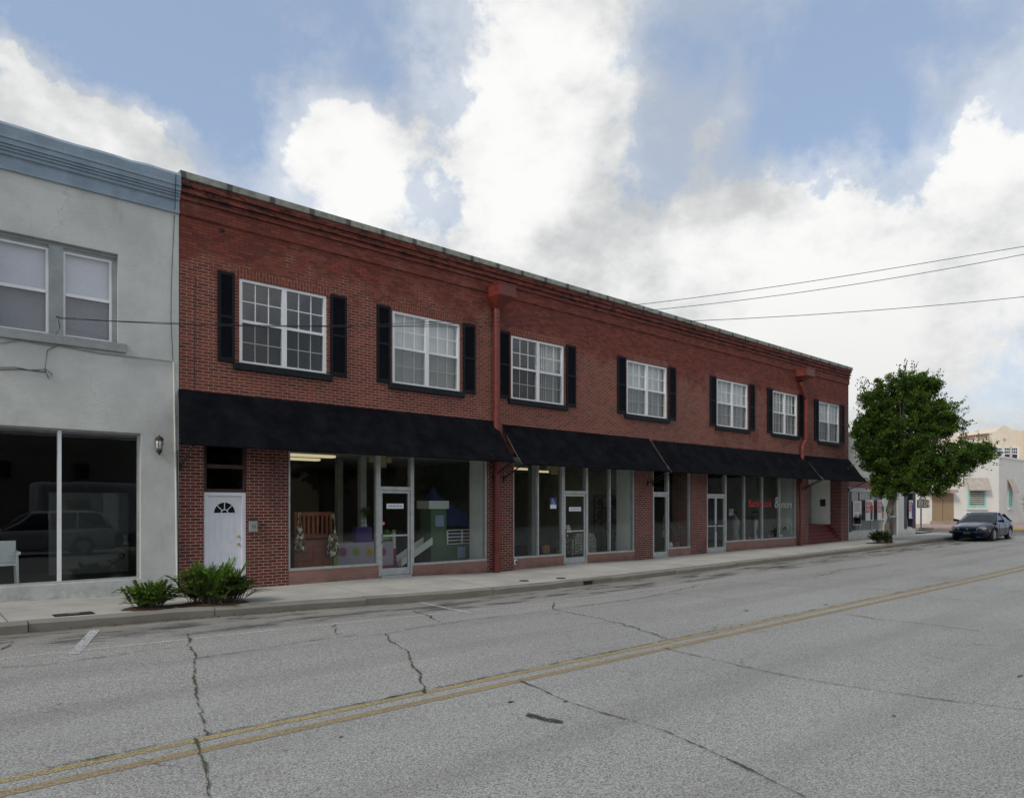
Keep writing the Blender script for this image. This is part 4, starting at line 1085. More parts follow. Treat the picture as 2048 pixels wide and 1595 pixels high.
def potplant(name, label, px, pyb, pyt, Y, pot, wpx, mat=None, n=220, bare=False):
    x, zb_ = at(px, pyb, Y); _, zt_ = at(px, pyt, Y); h = zt_-zb_; t = thing(name, label, 'plant', (x, Y, zb_)); r = (fx(px+wpx, Y)-fx(px, Y))
    MB().lathe([(r*.35, 0), (r*.5, h*.22), (r*.46, h*.22)], (x, Y, zb_), 14).build('pot', pot, t)
    m = MB(); st = MB()
    for k in range(7):
        a_ = random.uniform(0, 6.28); e = (x+r*.7*math.cos(a_), Y+r*.5*math.sin(a_), zb_+h*random.uniform(.6, 1)); st.tube([(x, Y, zb_+h*.2), ((x*2+e[0])/3, Y, zb_+h*.5), e], .006, 5); leafball(m, e, r*.4, n//7, .06)
    st.build('stem', M_BARK, t); m.build('foliage', mat or M_DLEAF, t)
M_POT = paint('terracotta', (.42, .13, .045), .8)
M_SIL = paint('silver_vase', (.35, .36, .36), .3, .6)
potplant('vase_with_branches', 'grey vase with dark feathery branches near the right shop wall', 1243, 1064, 1000, 16.6, M_SIL, 12)
x, z = at(1092, 1098, 16.4); t = thing('cushion', 'dull orange cushion on the floor behind the glass', 'cushion', (x, 16.4, z-.12)); MB().box(x-.16, x+.16, 16.35, 16.5, z-.15, z+.15).build('cushion_body', paint('dull_orange', (.32, .17, .06), .8), t, bevel=.06)
x, z = at(1134, 1064, 17.0); t = thing('table_lamp', 'table lamp with a white shade behind the shop door', 'lamp', (x, 17, .8))
MB().lathe([(.17, 0), (.08, .26)], (x, 17, z), 16).build('lamp_shade', M_PAPER, t); MB().lathe([(.08, -.35), (.03, -.3), (.05, -.15), (.01, 0)], (x, 17, z), 12).build('lamp_base', M_BRASS, t)
box('side_table', M_WOOD, t, x-.25, x+.25, 16.8, 17.2, .15, z-.352)
x, z = at(1234, 1095, 16.2); t = thing('wine_rack', 'pale figurine standing on the shop floor by the right wall', 'figurine', (x, 16.2, z-.15))
t.name = 'figurine'
MB().lathe([(.12, -.3), (.10, -.27), (.06, .0), (.07, .2), (.04, .3), (.06, .38), (.02, .45)], (x, 16.2, z), 12).build('statue', paint('pale_resin', (.42, .42, .38), .5), t)
# potted plants in the small window and the large right window
potplant('potted_plant', 'thin plant in an orange pot behind the small shop window', 1353, 1096, 1040, 15.9, M_POT, 9, M_FERN, 120)
x, z = at(1341, 1090, 15.8); t = thing('white_jar', 'small white and orange jar on the ledge of the small shop window', 'jar', (x, 15.8, z-.12)); MB().lathe([(.07, -.12), (.09, 0), (.05, .1)], (x, 15.8, z), 12).build('jar_body', M_PAPER, t); MB().lathe([(.05, .1), (.045, .16), (.01, .17)], (x, 15.8, z), 12).build('jar_lid', M_POT, t)
potplant('potted_fern', 'leafy green fern at the right end of the large window', 1572, 1080, 1048, 16.0, M_POT, 14, M_FERN, 260)
for k, (px, py, Y, c_, lab) in enumerate([(1470, 1045, 17.5, M_COLM, 'grey draped display stand left of the lettering'), (1510, 1050, 17.2, M_SIL, 'grey vase-shaped display pedestal under the red lettering'), (1545, 1052, 17.8, M_SIL, 'grey display figure under the white ampersand')]):
    x, z = at(px, py, Y); t = thing('display_stand', lab, 'display stand', (x, Y, .2)); MB().lathe([(.28, 0), (.25, .1), (.14, .5), (.22, 1.0), (.10, 1.25)], (x, Y, .2), 14).build('stand_body', c_, t, smooth_=True)
    MB().tube([(x, Y, 1.44), (x, Y, 1.62)], .03, 8).build('stand_neck', c_, t); MB().box(x-.22, x+.22, Y-.03, Y+.03, 1.6, 1.66).build('hanger_bar', M_BLACK, t)
for px, py, lab in ((1537, 1085, 'small orange pumpkin ornament on the window ledge centre'), (1499, 1077, 'small orange ornament near the second window bar'), (1562, 1075, 'small white box near the potted fern')):
    x, z = at(px, 1075, 15.7); t = thing('window_ornament', lab, 'ornament', (x, 15.7, .51)); MB().lathe([(.05, 0), (.09, .07), (.03, .15)], (x, 15.7, .51), 10).build('ornament_body', M_POT if '(orange' in lab or 'orange' in lab else M_PAPER, t)
# bright yellow hook thing in door C
x, z = at(1328, 1060, 16.5); t = thing('yellow_lantern', 'yellow-green lantern hanging behind the third shop door', 'lantern', (x, 16.5, z-.2)); MB().lathe([(.03, -.3), (.10, -.25), (.10, -.05), (.03, 0)], (x, 16.5, z), 10).build('lantern_body', paint('lime_glass', (.35, .35, .1), .3), t); MB().tube([(x-.04, 16.5, z), (x-.04, 16.5, z+.55)], .01, 5).build('cord', M_LIME, t)

# ---------------------------------------------------------------- grey stucco building on the left
XB0 = -14.0; GB = thing('stucco_building', 'grey stucco two-storey building with pale blue cornice at the left edge', 'building', (XL-.01, D, 0))
ZB = 8.55; xe_ = XL-.012; yb0 = D-.03
wu = [(fx(-25), fx(98), 5.12, 6.66), (fx(127), fx(223), 5.12, 6.66)]
wz0, wz1 = 5.08, 6.81; xw0 = fx(127)-.0; xw1 = fx(225)
wpw = xw1-xw0; pil = fx(127)-fx(98)
hu = [(fx(98)-wpw, xw1+.09, wz0, wz1)]
ls = (-3.0, fx(281), .50, 3.37)
m = MB(); wall_holes(m, XB0, xe_, -.4, ZB, hu+[ls], yb0, .34)
m.quad((xe_, yb0, -.4), (xe_, 27, -.4), (xe_, 27, ZB), (xe_, yb0, ZB)); m.quad((XB0, 27, -.4), (XB0, yb0, -.4), (XB0, yb0, ZB), (XB0, 27, ZB))
m.quad((XB0, yb0+.3, ZB-.3), (xe_, yb0+.3, ZB-.3), (xe_, 27, ZB-.3), (XB0, 27, ZB-.3))
m.quad((xe_, 27, -.4), (XB0, 27, -.4), (XB0, 27, ZB), (xe_, 27, ZB))
m.build('wall', M_STUCCO, GB)
# cornice: stepped mouldings
m = MB()
for z0_, z1_, o_ in ((7.88, 7.93, .045), (7.93, 8.12, .03), (8.12, 8.14, .04), (8.14, 8.20, .065), (8.205, 8.25, .09), (8.255, 8.30, .115), (8.305, 8.40, .14), (8.40, 8.45, .16)):
    m.box(XB0, xe_-.10, yb0-o_, yb0+.02, z0_, z1_); 
    m.box(xe_-.10, xe_, yb0-o_-.012, yb0+.02, z0_, z1_)
m.build('cornice', M_BLUE, GB)
m = MB(); n = 60; xs_ = rng(XB0, xe_, .3); base = 0; random.seed(8)
for x in xs_:
    h = random.uniform(-.012, .02); m.v += [(x, yb0-.15, 8.452), (x, yb0-.165, 8.60+h), (x, yb0-.12, 8.66+h), (x, yb0+.3, 8.66+h), (x, yb0+.3, 8.3)]
for i in range(len(xs_)-1):
    for j in range(4): m.f.append((i*5+j, (i+1)*5+j, (i+1)*5+j+1, i*5+j+1)); m.m.append(0)
m.f.append(tuple(range((len(xs_)-1)*5, len(xs_)*5))); m.m.append(0)
m.build('coping', M_BLUE, GB, fix=True)
# upstairs pair of windows
x0, x1 = hu[0][0], hu[0][1]; yf = yb0+.10
m = MB(); m.box(x0, x1, yf-.02, yf+.12, wz1-.07, wz1); m.box(x0, x1, yf-.0, yf+.1, wz1-.13, wz1-.07)
m.box(fx(98), fx(98)+pil, yf-.05, yf+.12, wz0, wz1-.07); m.box(x1-.09, x1, yf-.03, yf+.1, wz0, wz1-.13); m.build('window_trim', M_BLUEG, GB)
MB().box(x0-.2, x1+.14, yb0-.07, yb0+.3, wz0-.17, wz0).build('sill', M_BLUEG, GB, bevel=.01)
M_BL3 = paint('lilac_grey_blind', (.66, .67, .75), .8, var=.04)
for a, b in ((x0, fx(98)), (xw0, xw1)):
    m = MB(); f_ = .04; zm = at(127, 600)[1]-.03; za, zc = wz0+.003, wz1-.13; zm = za+(zc-za)*.5
    m.box(a, a+f_, yf, yf+.06, za, zc); m.box(b-f_, b, yf, yf+.06, za, zc); m.box(a+f_, b-f_, yf, yf+.06, za, za+.05); m.box(a+f_, b-f_, yf+.001, yf+.06, zc-.03, zc); m.box(a+f_, b-f_, yf-.004, yf+.06, zm-.028, zm+.028)
    w = m.build('window', M_WHITE, GB)
    for lo, hi, yy in ((zm, zc, yf+.02), (za, zm, yf+.045)):
        g_ = MB(); g_.quad((a+f_, yy, lo), (b-f_, yy, lo), (b-f_, yy, hi), (a+f_, yy, hi)); g_.build('pane', M_GLASSU, w)
    g_ = MB(); g_.quad((a+f_, yf+.006, za+.05), (b-f_, yf+.006, za+.05), (b-f_, yf+.006, zm-.028), (a+f_, yf+.006, zm-.028)); g_.build('insect_screen', M_SCREEN, w)
    sl = MB(); nsl = 44
    for k in range(nsl):
        z = za+.02+(zc-za-.02)*k/nsl; sl.quad((a+.02, yf+.10, z), (b-.02, yf+.10, z), (b-.02, yf+.102, z+.033), (a+.02, yf+.102, z+.033))
    sl.build('venetian_blinds', M_BL3, w)
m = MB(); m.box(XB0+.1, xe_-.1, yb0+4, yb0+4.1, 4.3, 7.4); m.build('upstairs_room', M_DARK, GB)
# shop window
m = MB(); a, b, c, d = ls
ym = yb0+.16
m.box(a, b, ym-.05, ym+.05, c, c+.04); m.box(a, b, ym-.05, ym+.05, d-.03, d); m.box(b-.035, b, ym-.05, ym+.05, c+.04, d-.03); m.box(a, a+.035, ym-.05, ym+.05, c+.04, d-.03)
xm1 = fx(120.5); xm0 = 2*xm1-b+.05
w = m.build('shop_window', M_ALU, GB)
MB().box(xm1-.03, xm1+.03, ym-.06, ym+.05, c+.04, d-.03).build('mullion', M_WHITE, w); MB().box(xm0-.03, xm0+.03, ym-.06, ym+.05, c+.04, d-.03).build('mullion', M_WHITE, w)
for p, q in ((a+.035, xm0), (xm0, xm1), (xm1, b-.035)):
    g_ = MB(); g_.quad((p, ym, c+.04), (q, ym, c+.04), (q, ym, d-.03), (p, ym, d-.03)); g_.build('glass', M_GLASS, w)
m = MB(); zi = .42
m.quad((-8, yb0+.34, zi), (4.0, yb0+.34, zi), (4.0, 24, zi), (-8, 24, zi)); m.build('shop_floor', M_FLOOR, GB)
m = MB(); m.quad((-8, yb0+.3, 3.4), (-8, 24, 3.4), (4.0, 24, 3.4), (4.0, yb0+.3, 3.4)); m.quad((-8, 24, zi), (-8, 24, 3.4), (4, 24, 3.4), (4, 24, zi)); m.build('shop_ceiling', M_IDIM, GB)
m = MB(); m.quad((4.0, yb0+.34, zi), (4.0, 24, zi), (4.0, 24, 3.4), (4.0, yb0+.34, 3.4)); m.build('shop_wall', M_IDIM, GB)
m = MB(); Yp = 18.2; m.box(fx(98, Yp), 3.99, Yp, Yp+.1, zi, at(98, 984, Yp)[1]); m.build('low_partition', paint('dim_partition', (.16, .165, .16), .9), GB)
x, z = at(246, 1111, Yp-.01); box('wall_socket', M_BLACK, GB, x-.035, x+.035, Yp-.012, Yp-.002, z-.05, z+.05)
# white garden chair inside
xc_, zc_ = at(4, 1100, 16.3)
t = thing('plastic_chair', 'white plastic chair just inside the grey building window', 'chair', (xc_, 16.3, zi))
MB().prism([(xc_-.25, 16.1), (xc_+.22, 16.1), (xc_+.22, 16.55), (xc_-.25, 16.55)], 2, zi+.40, zi+.44).build('seat', M_WHITE, t)
MB().tube([(xc_+.24, 16.1, zi+.63), (xc_+.24, 16.5, zi+.63)], .035, 8).build('armrest', M_WHITE, t); MB().tube([(xc_-.24, 16.1, zi+.63), (xc_-.24, 16.5, zi+.63)], .035, 8).build('armrest', M_WHITE, t)
MB().box(xc_-.24, xc_+.24, 16.54, 16.58, zi+.42, zi+.85).build('backrest', M_WHITE, t, bevel=.01)
for a_ in (-.23, .21):
    for yy in (16.12, 16.5): MB().tube([(xc_+a_*1.1, yy, zi), (xc_+a_, yy, zi+.63)], [.02, .028], 6).build('leg', M_WHITE, t)
# wall lantern
lx, lz = at(318, 890, D-.15); t = thing('wall_lantern', 'dark metal carriage lantern with frosted glass on the grey wall', 'lantern', (lx, D, lz))
yl_ = D-.17
MB().lathe([(.028, .10), (.085, .10), (.075, .135), (.05, .165), (.02, .18), (.012, .2)], (lx, yl_, lz), 12).build('cap', M_IRON, t)
MB().lathe([(.038, -.085), (.058, -.05), (.066, .02), (.066, .098)], (lx, yl_, lz), 14).build('lamp_glass', paint('frosted_glass', (.50, .50, .46), .3), t, smooth_=True)
m = MB()
for k in range(6):
    a_ = math.pi*k/3; m.tube([(lx+.073*math.cos(a_), yl_+.073*math.sin(a_), lz+.10), (lx+.073*math.cos(a_), yl_+.073*math.sin(a_), lz+.02), (lx+.045*math.cos(a_), yl_+.045*math.sin(a_), lz-.09)], .006, 5)
m.build('cage', M_IRON, t)
MB().lathe([(.01, -.2), (.018, -.17), (.055, -.13), (.06, -.11), (.03, -.085)], (lx, yl_, lz), 12).build('finial', M_IRON, t)
MB().tube([(lx, yl_, lz-.12), (lx+.02, D-.07, lz-.14), (lx+.02, yb0, lz-.12)], .018, 8).build('arm', M_IRON, t)
# conduits and loose wires on the stucco
cd = MB(); yc_ = yb0-.02
P = lambda px, py, Y=None: (at(px, py, Y or yc_)[0], (Y or yc_), at(px, py, Y or yc_)[1])
cd.tube([P(352, 348, yb0-.19), P(350, 420, yb0-.14)], .007, 5); cd.tube([P(349, 430), P(343, 560), P(342, 640), P(346, 722)], .006, 5)
cd.build('downlead_cable', M_BLACK, GB)
MB().tube([P(0, 686), P(40, 680), P(110, 692), P(118, 691), P(200, 706), P(300, 717), P(347, 723)], .010, 6).build('conduit', M_BLUEG, GB)
MB().tube([P(347, 723), P(350, 860), P(352, 1000), P(354, 1184)], .018, 8).build('conduit', M_WHITEW, GB)
MB().tube([P(354.5, 900), P(356, 1000), P(357, 1182)], .009, 6).build('conduit', M_BLACK, GB)
w = MB(); w.tube([P(117, 640, D-.2), P(120, 655), P(112, 668), P(118, 690), P(95, 700), P(90, 740), P(98, 757), P(105, 748), P(92, 738), P(60, 740), P(30, 734), P(0, 735)], .006, 5)
w.build('loose_wire', M_BLACK, GB)
MB().tube([P(0, 739), P(40, 738), P(75, 742), P(92, 744)], .008, 5).build('loose_wire', M_BLACK, GB)
MB().tube([P(113, 633, yb0+.0), P(117, 634, D-.19)], .015, 6).build('wire_anchor', M_IRON, GB)

# ---------------------------------------------------------------- overhead wires
PX_, PY_ = 33.0, -2.0
def wire(pts, label, zoff):
    X0, Y0 = at(117, 0, D-.2)[0], D-.2; ts, zs = [], []
    for px, py in pts:
        k = (px-1024)/F; dx, dy = C*k+S, C-S*k; ax, ay = PX_-X0, PY_-Y0
        M2 = np.array([[dx, -ax], [dy, -ay]]); fw, t_ = np.linalg.solve(M2, np.array([X0, Y0]))
        ts.append(t_); zs.append(H+(1010-py)/F*fw)
    z0 = zs[0]; ts, zs = np.array(ts[1:]), np.array(zs[1:])-z0
    cf = np.linalg.lstsq(np.stack([ts, ts**2, ts**3], 1), zs, rcond=None)[0]
    m = MB(); P_ = []
    for i in range(61):
        t_ = i/60*1.0; P_.append((X0+(PX_-X0)*t_, Y0+(PY_-Y0)*t_, z0+cf[0]*t_+cf[1]*t_**2+cf[2]*t_**3))
    m.tube(P_, [.0045+.0055*i/60 for i in range(61)], 5); o = m.build('overhead_wire', M_BLACK); tag(o, label, 'wire', 'overhead wires crossing in front of the brick building')
    return P_[-1]
e1 = wire([(117, 634), (380, 650), (560, 656), (700, 650), (990, 633), (1246, 610), (1656, 560), (2048, 492)], 'topmost overhead wire rising to the right edge', 0)
e2 = wire([(117, 636), (380, 652), (700, 655), (990, 640), (1180, 631.6), (1322, 618), (1740, 565), (2048, 508)], 'middle overhead wire rising to the right edge', 0)
e3 = wire([(117, 637), (700, 658), (1180, 642), (1399, 641), (1740, 625), (2048, 592)], 'lowest overhead wire nearly level at the right edge', 0)
t = thing('utility_pole', 'wooden utility pole carrying the overhead wires', 'pole', (PX_, PY_, 0))
MB().tube([(PX_, PY_, -.3), (PX_, PY_, max(e1[2], e2[2])+.6)], [.16, .11], 12).build('pole', M_BARK, t)
MB().box(PX_-.9, PX_+.9, PY_-.06, PY_+.06, e1[2]+.02, e1[2]+.16).build('crossarm', M_BARK, t)

# ---------------------------------------------------------------- plants
def frond_shrub(c, R, Hh, nf, parent, seed, mat=M_FERN, low=.2):
    random.seed(seed); m = MB(); my = MB(); stems = MB()
    for i in range(nf):
        a_ = random.uniform(0, 2*math.pi); el = random.random()
        L = random.uniform(.75, 1.1); out = R*(.35+.65*el)*L; h = Hh*(1.05-.72*el**1.4)*L
        x0, y0 = c[0]+random.gauss(0, R*.18), c[1]+random.gauss(0, R*.14)
        tgt = my if (random.random() < low*el) else m
        pts = []
        for k in range(9):
            t_ = k/8; r_ = out*t_; zz = c[2]+h*(math.sin(t_*math.pi*.62)/math.sin(math.pi*.62) if el > .4 else t_**.85)
            pts.append(Vector((x0+r_*math.cos(a_), y0+r_*math.sin(a_)*.72, zz)))
        stems.tube([pts[0], pts[4], pts[8]], [.006, .005, .002], 4)
        side = Vector((-math.sin(a_), math.cos(a_), 0))
        for k in range(22):
            t_ = .22+.78*k/21; q = t_*8; i0 = min(7, int(q)); p = pts[i0].lerp(pts[i0+1], q-i0); d_ = (pts[i0+1]-pts[i0]).normalized()
            ll = .115*R/.6*(1.1-.5*t_)*random.uniform(.8, 1.15)
            for s in (-1, 1):
                dr = (side*s*.75+d_*.75+Vector((0, 0, random.uniform(-.1, .35)))).normalized(); wv = dr.cross(Vector((0, 0, 1)))
                wv = wv.normalized()*.013 if wv.length > .01 else side*.013
                tgt.quad(p-wv*.4, p+dr*ll*.5-wv, p+dr*ll, p+dr*ll*.5+wv)
    m.build('fronds', mat, parent); my.build('dry_fronds', M_FERNY, parent) if my.f else None; stems.build('stems', M_BARK, parent)
def bed_patch(cx_, cy_, rx, ry, parent):
    m = MB(); n = 24; z = walk_z(cx_, cy_); ring = []
    for i in range(n):
        a_ = 2*math.pi*i/n; r = random.uniform(.88, 1.1); x = cx_+rx*r*math.cos(a_); y = max(KY+.15, cy_+ry*r*math.sin(a_)); ring.append((x, y, walk_z(x, y)+.006))
    top = (cx_, cy_, z+.05)
    for i in range(n): m.tri(top, ring[i], ring[(i+1) % n])
    m.build('mulch', M_MULCH, parent, smooth_=True)
cx_, cy_, cz_ = grd(298, 1226, walk_z); cy_ = 12.98
c1 = (fx(299, 12.98), 12.98, walk_z(3.3, 12.98)); c2 = (fx(425, 13.0), 13.0, walk_z(4.8, 13.0))
t = thing('coontie_shrub', 'smaller bright green feathery shrub at the kerb by the grey building', 'shrub', c1, 'feathery shrubs planted by the kerb'); bed_patch(c1[0], c1[1], .42, .36, t); frond_shrub(c1, .52, .42, 120, t, 1, low=.2)
t = thing('coontie_shrub', 'larger dark green feathery shrub in front of the white door', 'shrub', c2, 'feathery shrubs planted by the kerb'); bed_patch(c2[0], c2[1], .66, .44, t); frond_shrub(c2, .74, .68, 210, t, 2, low=.3)
frond_shrub((c2[0]+.38, c2[1]+.05, c2[2]), .50, .55, 60, t, 12, M_DLEAF, low=.3)
tb = (33.4, 13.1, walk_z(33.4, 13.1))
t = thing('coontie_shrub', 'dark feathery shrub around the foot of the sidewalk tree', 'shrub', (tb[0]-.1, tb[1], tb[2]), 'feathery shrubs planted by the kerb'); bed_patch(tb[0]-.1, tb[1], .8, .5, t); frond_shrub((tb[0]-.1, tb[1]-.1, tb[2]), .70, .55, 80, t, 4, M_DLEAF)
# the tree
def tree(name, label, base, trunk, lobes, nclump, per, ls, mat, seed, group=None, csz=1.):
    random.seed(seed); t = thing(name, label, 'tree', base, group)
    m = MB(); m.tube(*trunk, 10); top = Vector(trunk[0][-1])
    for (c_, r_, w_) in lobes:
        c_ = Vector(c_)
        for k in range(4):
            e = c_+Vector((random.gauss(0, r_[0]*.35), random.gauss(0, r_[1]*.35), random.gauss(0, r_[2]*.3))); mid_ = top.lerp(e, .5)+Vector((random.gauss(0, .15), random.gauss(0, .15), -.1))
            m.tube([top-Vector((0, 0, .3)), mid_, e], [.05, .03, .010], 5)
    m.build('trunk', M_BARK, t, smooth_=True)
    V, Fc = [], []; tot = sum(l[2] for l in lobes)
    for (c_, r_, w_) in lobes:
        # each lobe is a set of flattened sprays of leaves with gaps between them
        for i in range(max(2, int(nclump*w_/tot))):
            d_ = Vector((random.gauss(0, 1), random.gauss(0, 1), random.gauss(0, 1))).normalized(); rr = random.uniform(.45, 1.05)
            cc = Vector((c_[0]+d_.x*r_[0]*rr, c_[1]+d_.y*r_[1]*rr, c_[2]+d_.z*r_[2]*rr))
            R1 = random.uniform(.13, .27)*csz; R2 = R1*random.uniform(.65, 1.05); tilt = Vector((d_.x*.5, d_.y*.5, 1)).normalized()
            for k in range(per):
                q = Vector((random.gauss(0, 1), random.gauss(0, 1), random.gauss(0, 1))).normalized()*random.random()**.4
                q = Vector((q.x*R1, q.y*R1, q.z*R2)); q.z += (q.x*d_.x+q.y*d_.y)*-.15+abs(q.x+q.y)*.06
                p_ = cc+q
                out_ = (q.normalized()+d_*.6+Vector((0, 0, .45))).normalized()
                u_ = (out_+Vector((random.gauss(0, .45), random.gauss(0, .45), random.gauss(0, .4)))).normalized()*ls*random.uniform(.7, 1.25)
                v_ = u_.cross(Vector((random.gauss(0, .4), random.gauss(0, .4), 1))).normalized()*ls*.40
                n = len(V); V += [tuple(p_-u_*.6), tuple(p_-v_), tuple(p_+u_*.8), tuple(p_+v_)]; Fc.append((n, n+1, n+2, n+3))
        # twigs poking out
        for i in range(int(nclump*.26*w_/tot)+1):
            d_ = Vector((random.gauss(0, 1), random.gauss(0, 1), random.gauss(.3, 1))).normalized(); a0 = Vector((c_[0]+d_.x*r_[0]*.9, c_[1]+d_.y*r_[1]*.9, c_[2]+d_.z*r_[2]*.9)); dd_ = (d_+Vector((0, 0, .5))).normalized(); L_ = random.uniform(.25, .55)*csz
            for k in range(22):
                p_ = a0+dd_*L_*k/16+Vector((random.gauss(0, .045), random.gauss(0, .045), random.gauss(0, .03)))
                u_ = (dd_+Vector((random.gauss(0, .5), random.gauss(0, .5), random.gauss(0, .4)))).normalized()*ls; v_ = u_.cross(Vector((random.gauss(0, .4), random.gauss(0, .4), 1))).normalized()*ls*.4
                n = len(V); V += [tuple(p_-u_*.6), tuple(p_-v_), tuple(p_+u_*.8), tuple(p_+v_)]; Fc.append((n, n+1, n+2, n+3))
    b = MB(); b.v = V; b.f = Fc; b.m = [0]*len(Fc); b.build('crown', mat, t)
def T(px, py, fw):
    k = (px-1024)/F; return Vector((C*k*fw+S*fw, -S*k*fw+C*fw, H+(1010-py)/F*fw))
W0 = 32.0; k_ = W0/F
lob = []
for px, py, rx, rz, w in [(1822, 795, 48, 40, 1.0), (1800, 822, 72, 42, 1.5), (1760, 835, 38, 45, .8), (1745, 880, 40, 38, 1.0), (1815, 868, 82, 45, 2.2), (1880, 830, 36, 32, .7), (1885, 850, 48, 22, .8),
                          (1760, 925, 38, 22, .7), (1830, 925, 80, 42, 2.0), (1918, 912, 62, 30, 1.4), (1955, 908, 40, 20, .6), (1890, 948, 45, 22, .8), (1800, 965, 62, 22, 1.1), (1860, 975, 42, 16, .5), (1755, 958, 22, 12, .25), (1808, 768, 74, 18, .8), (1745, 800, 30, 22, .5), (1855, 775, 26, 20, .5), (1735, 850, 30, 18, .5), (1880, 858, 40, 16, .5), (1768, 985, 28, 10, .25), (1720, 868, 16, 22, .2), (1735, 905, 26, 14, .3)]:
    p = T(px, py, W0); r = min(rx*k_, 1.7); lob.append(((p.x, p.y, p.z), (rx*k_*1.0, max(.35, r*.85), rz*k_), w))
bt = T(1777, 1072, W0); bt.z = tb[2]
tree('sidewalk_tree', 'leafy green tree with a leaning grey trunk on the sidewalk', tuple(bt),
     ([tuple(bt-Vector((0, 0, .1))), tuple(T(1776, 1050, W0)), tuple(T(1778, 1020, W0)), tuple(T(1788, 985, W0)), tuple(T(1797, 940, W0))], [.19, .15, .14, .12, .09]),
     lob, 1500, 90, .075, M_LEAF, 77)
# foliage tip coming in at the right edge
pt = T(2062, 1003, 44); t = thing('palm_shrub', 'dark spiky palm tip poking in at the right edge', 'shrub', (pt.x, pt.y, .2)); m = MB(); random.seed(6)
for k in range(260):
    d_ = Vector((random.gauss(0, 1), random.gauss(0, 1), random.gauss(0, .9))).normalized(); p = pt+d_*.1; q = pt+d_*random.uniform(.4, .85); s_ = d_.cross(Vector((0, 0, 1))).normalized()*.03; m.quad(p-s_, p+s_, q+s_*.3, q-s_*.3)
m.build('crown', M_FERN, t); MB().tube([(pt.x, pt.y, -.2), tuple(pt)], .09, 8).build('trunk', M_BARK, t)

# ---------------------------------------------------------------- low white shop at the right of the brick building
W2 = thing('white_shop', 'low white shop with posters in its windows beyond the brick building', 'building', (XR+.02, D, .2))
xa, xb = XR+.012, fx(1835); Z2 = 5.50; y2 = D+.10
z0w, z1w = .62, 2.66
h1 = (fx(1702), fx(1771), z0w, z1w); hd = (fx(1784), fx(1800), .30, 2.62); h2 = (fx(1812), fx(1834), z0w+.05, z1w)
m = MB(); wall_holes(m, xa, xb, -.2, Z2, [h1, hd, h2], y2, .25)
m.quad((xb, y2, -.2), (xb, 27, -.2), (xb, 27, Z2), (xb, y2, Z2)); m.quad((xa, y2+.2, Z2-.2), (xb, y2+.2, Z2-.2), (xb, 27, Z2-.2), (xa, 27, Z2-.2))
m.quad((xb, 27, -.2), (xa, 27, -.2), (xa, 27, Z2), (xb, 27, Z2)); m.build('wall', M_WHITEW, W2)
MB().box(xa, xb+.06, y2-.06, y2+.3, Z2, Z2+.1).build('coping', M_WHITE, W2)
MB().box(xa, xb+.02, y2-.05, y2+.0, 2.86, 3.20).build('fascia_band', M_MAROON, W2)
M_SGR = paint('grey_curtain', (.27, .28, .30), .8, var=.15, scale=4)
M_NAVY = paint('dark_post', (.03, .028, .05), .5)
for hx0, hx1, mul, nm in ((h1[0], h1[1], [fx(1727), fx(1751)], 'shop_window'), (h2[0], h2[1], [], 'shop_window')):
    m = MB(); m.box(hx0, hx1, y2+.08, y2+.16, h1[2]+.003, h1[2]+.06 if hx0 == h1[0] else h2[2]+.06); m.box(hx0, hx1, y2+.08, y2+.16, z1w-.05, z1w)
    for x in mul: m.box(x-.03, x+.03, y2+.08, y2+.16, z0w+.06, z1w-.05)
    w = m.build(nm, M_ALU, W2)
    g_ = MB(); g_.quad((hx0, y2+.12, z0w), (hx1, y2+.12, z0w), (hx1, y2+.12, z1w), (hx0, y2+.12, z1w)); g_.build('glass', glass_mat('clear_glass', (.9, .92, .92), 1.45), w)
    c_ = MB(); n = int((hx1-hx0)/.09)
    for k in range(n):
        x = hx0+(hx1-hx0)*k/n; c_.quad((x, y2+.26, z0w-.1), (x+.05, y2+.30, z0w-.1), (x+.05, y2+.30, z1w), (x, y2+.26, z1w)); c_.quad((x+.05, y2+.30, z0w-.1), (x+.1, y2+.26, z0w-.1), (x+.1, y2+.26, z1w), (x+.05, y2+.30, z1w))
    c_.build('curtain', M_SGR, w)
for a_, b_ in ((1702, 1706.5), (1812, 1817), (1829, 1834.5)): MB().box(fx(a_)+.01, fx(b_), y2-.02, y2+.18, z0w-.0+.003, z1w-.003).build('post', M_NAVY, W2)
dd = MB(); dd.box(hd[0], hd[0]+.07, y2+.06, y2+.12, .3, 2.6); dd.box(hd[1]-.07, hd[1], y2+.06, y2+.12, .3, 2.6); dd.box(hd[0]+.07, hd[1]-.07, y2+.06, y2+.12, 1.3, 1.38); dd.box(hd[0]+.07, hd[1]-.07, y2+.06, y2+.12, 2.5, 2.6)
dr = dd.build('door', M_ALU, W2); g_ = MB(); g_.quad((hd[0]+.07, y2+.09, .3), (hd[1]-.07, y2+.09, .3), (hd[1]-.07, y2+.09, 2.5), (hd[0]+.07, y2+.09, 2.5)); g_.build('glass', M_GLASS, dr)
box('back_room', M_DARK, W2, xa+.1, xb-.1, y2+1.6, y2+1.7, 0, 4)
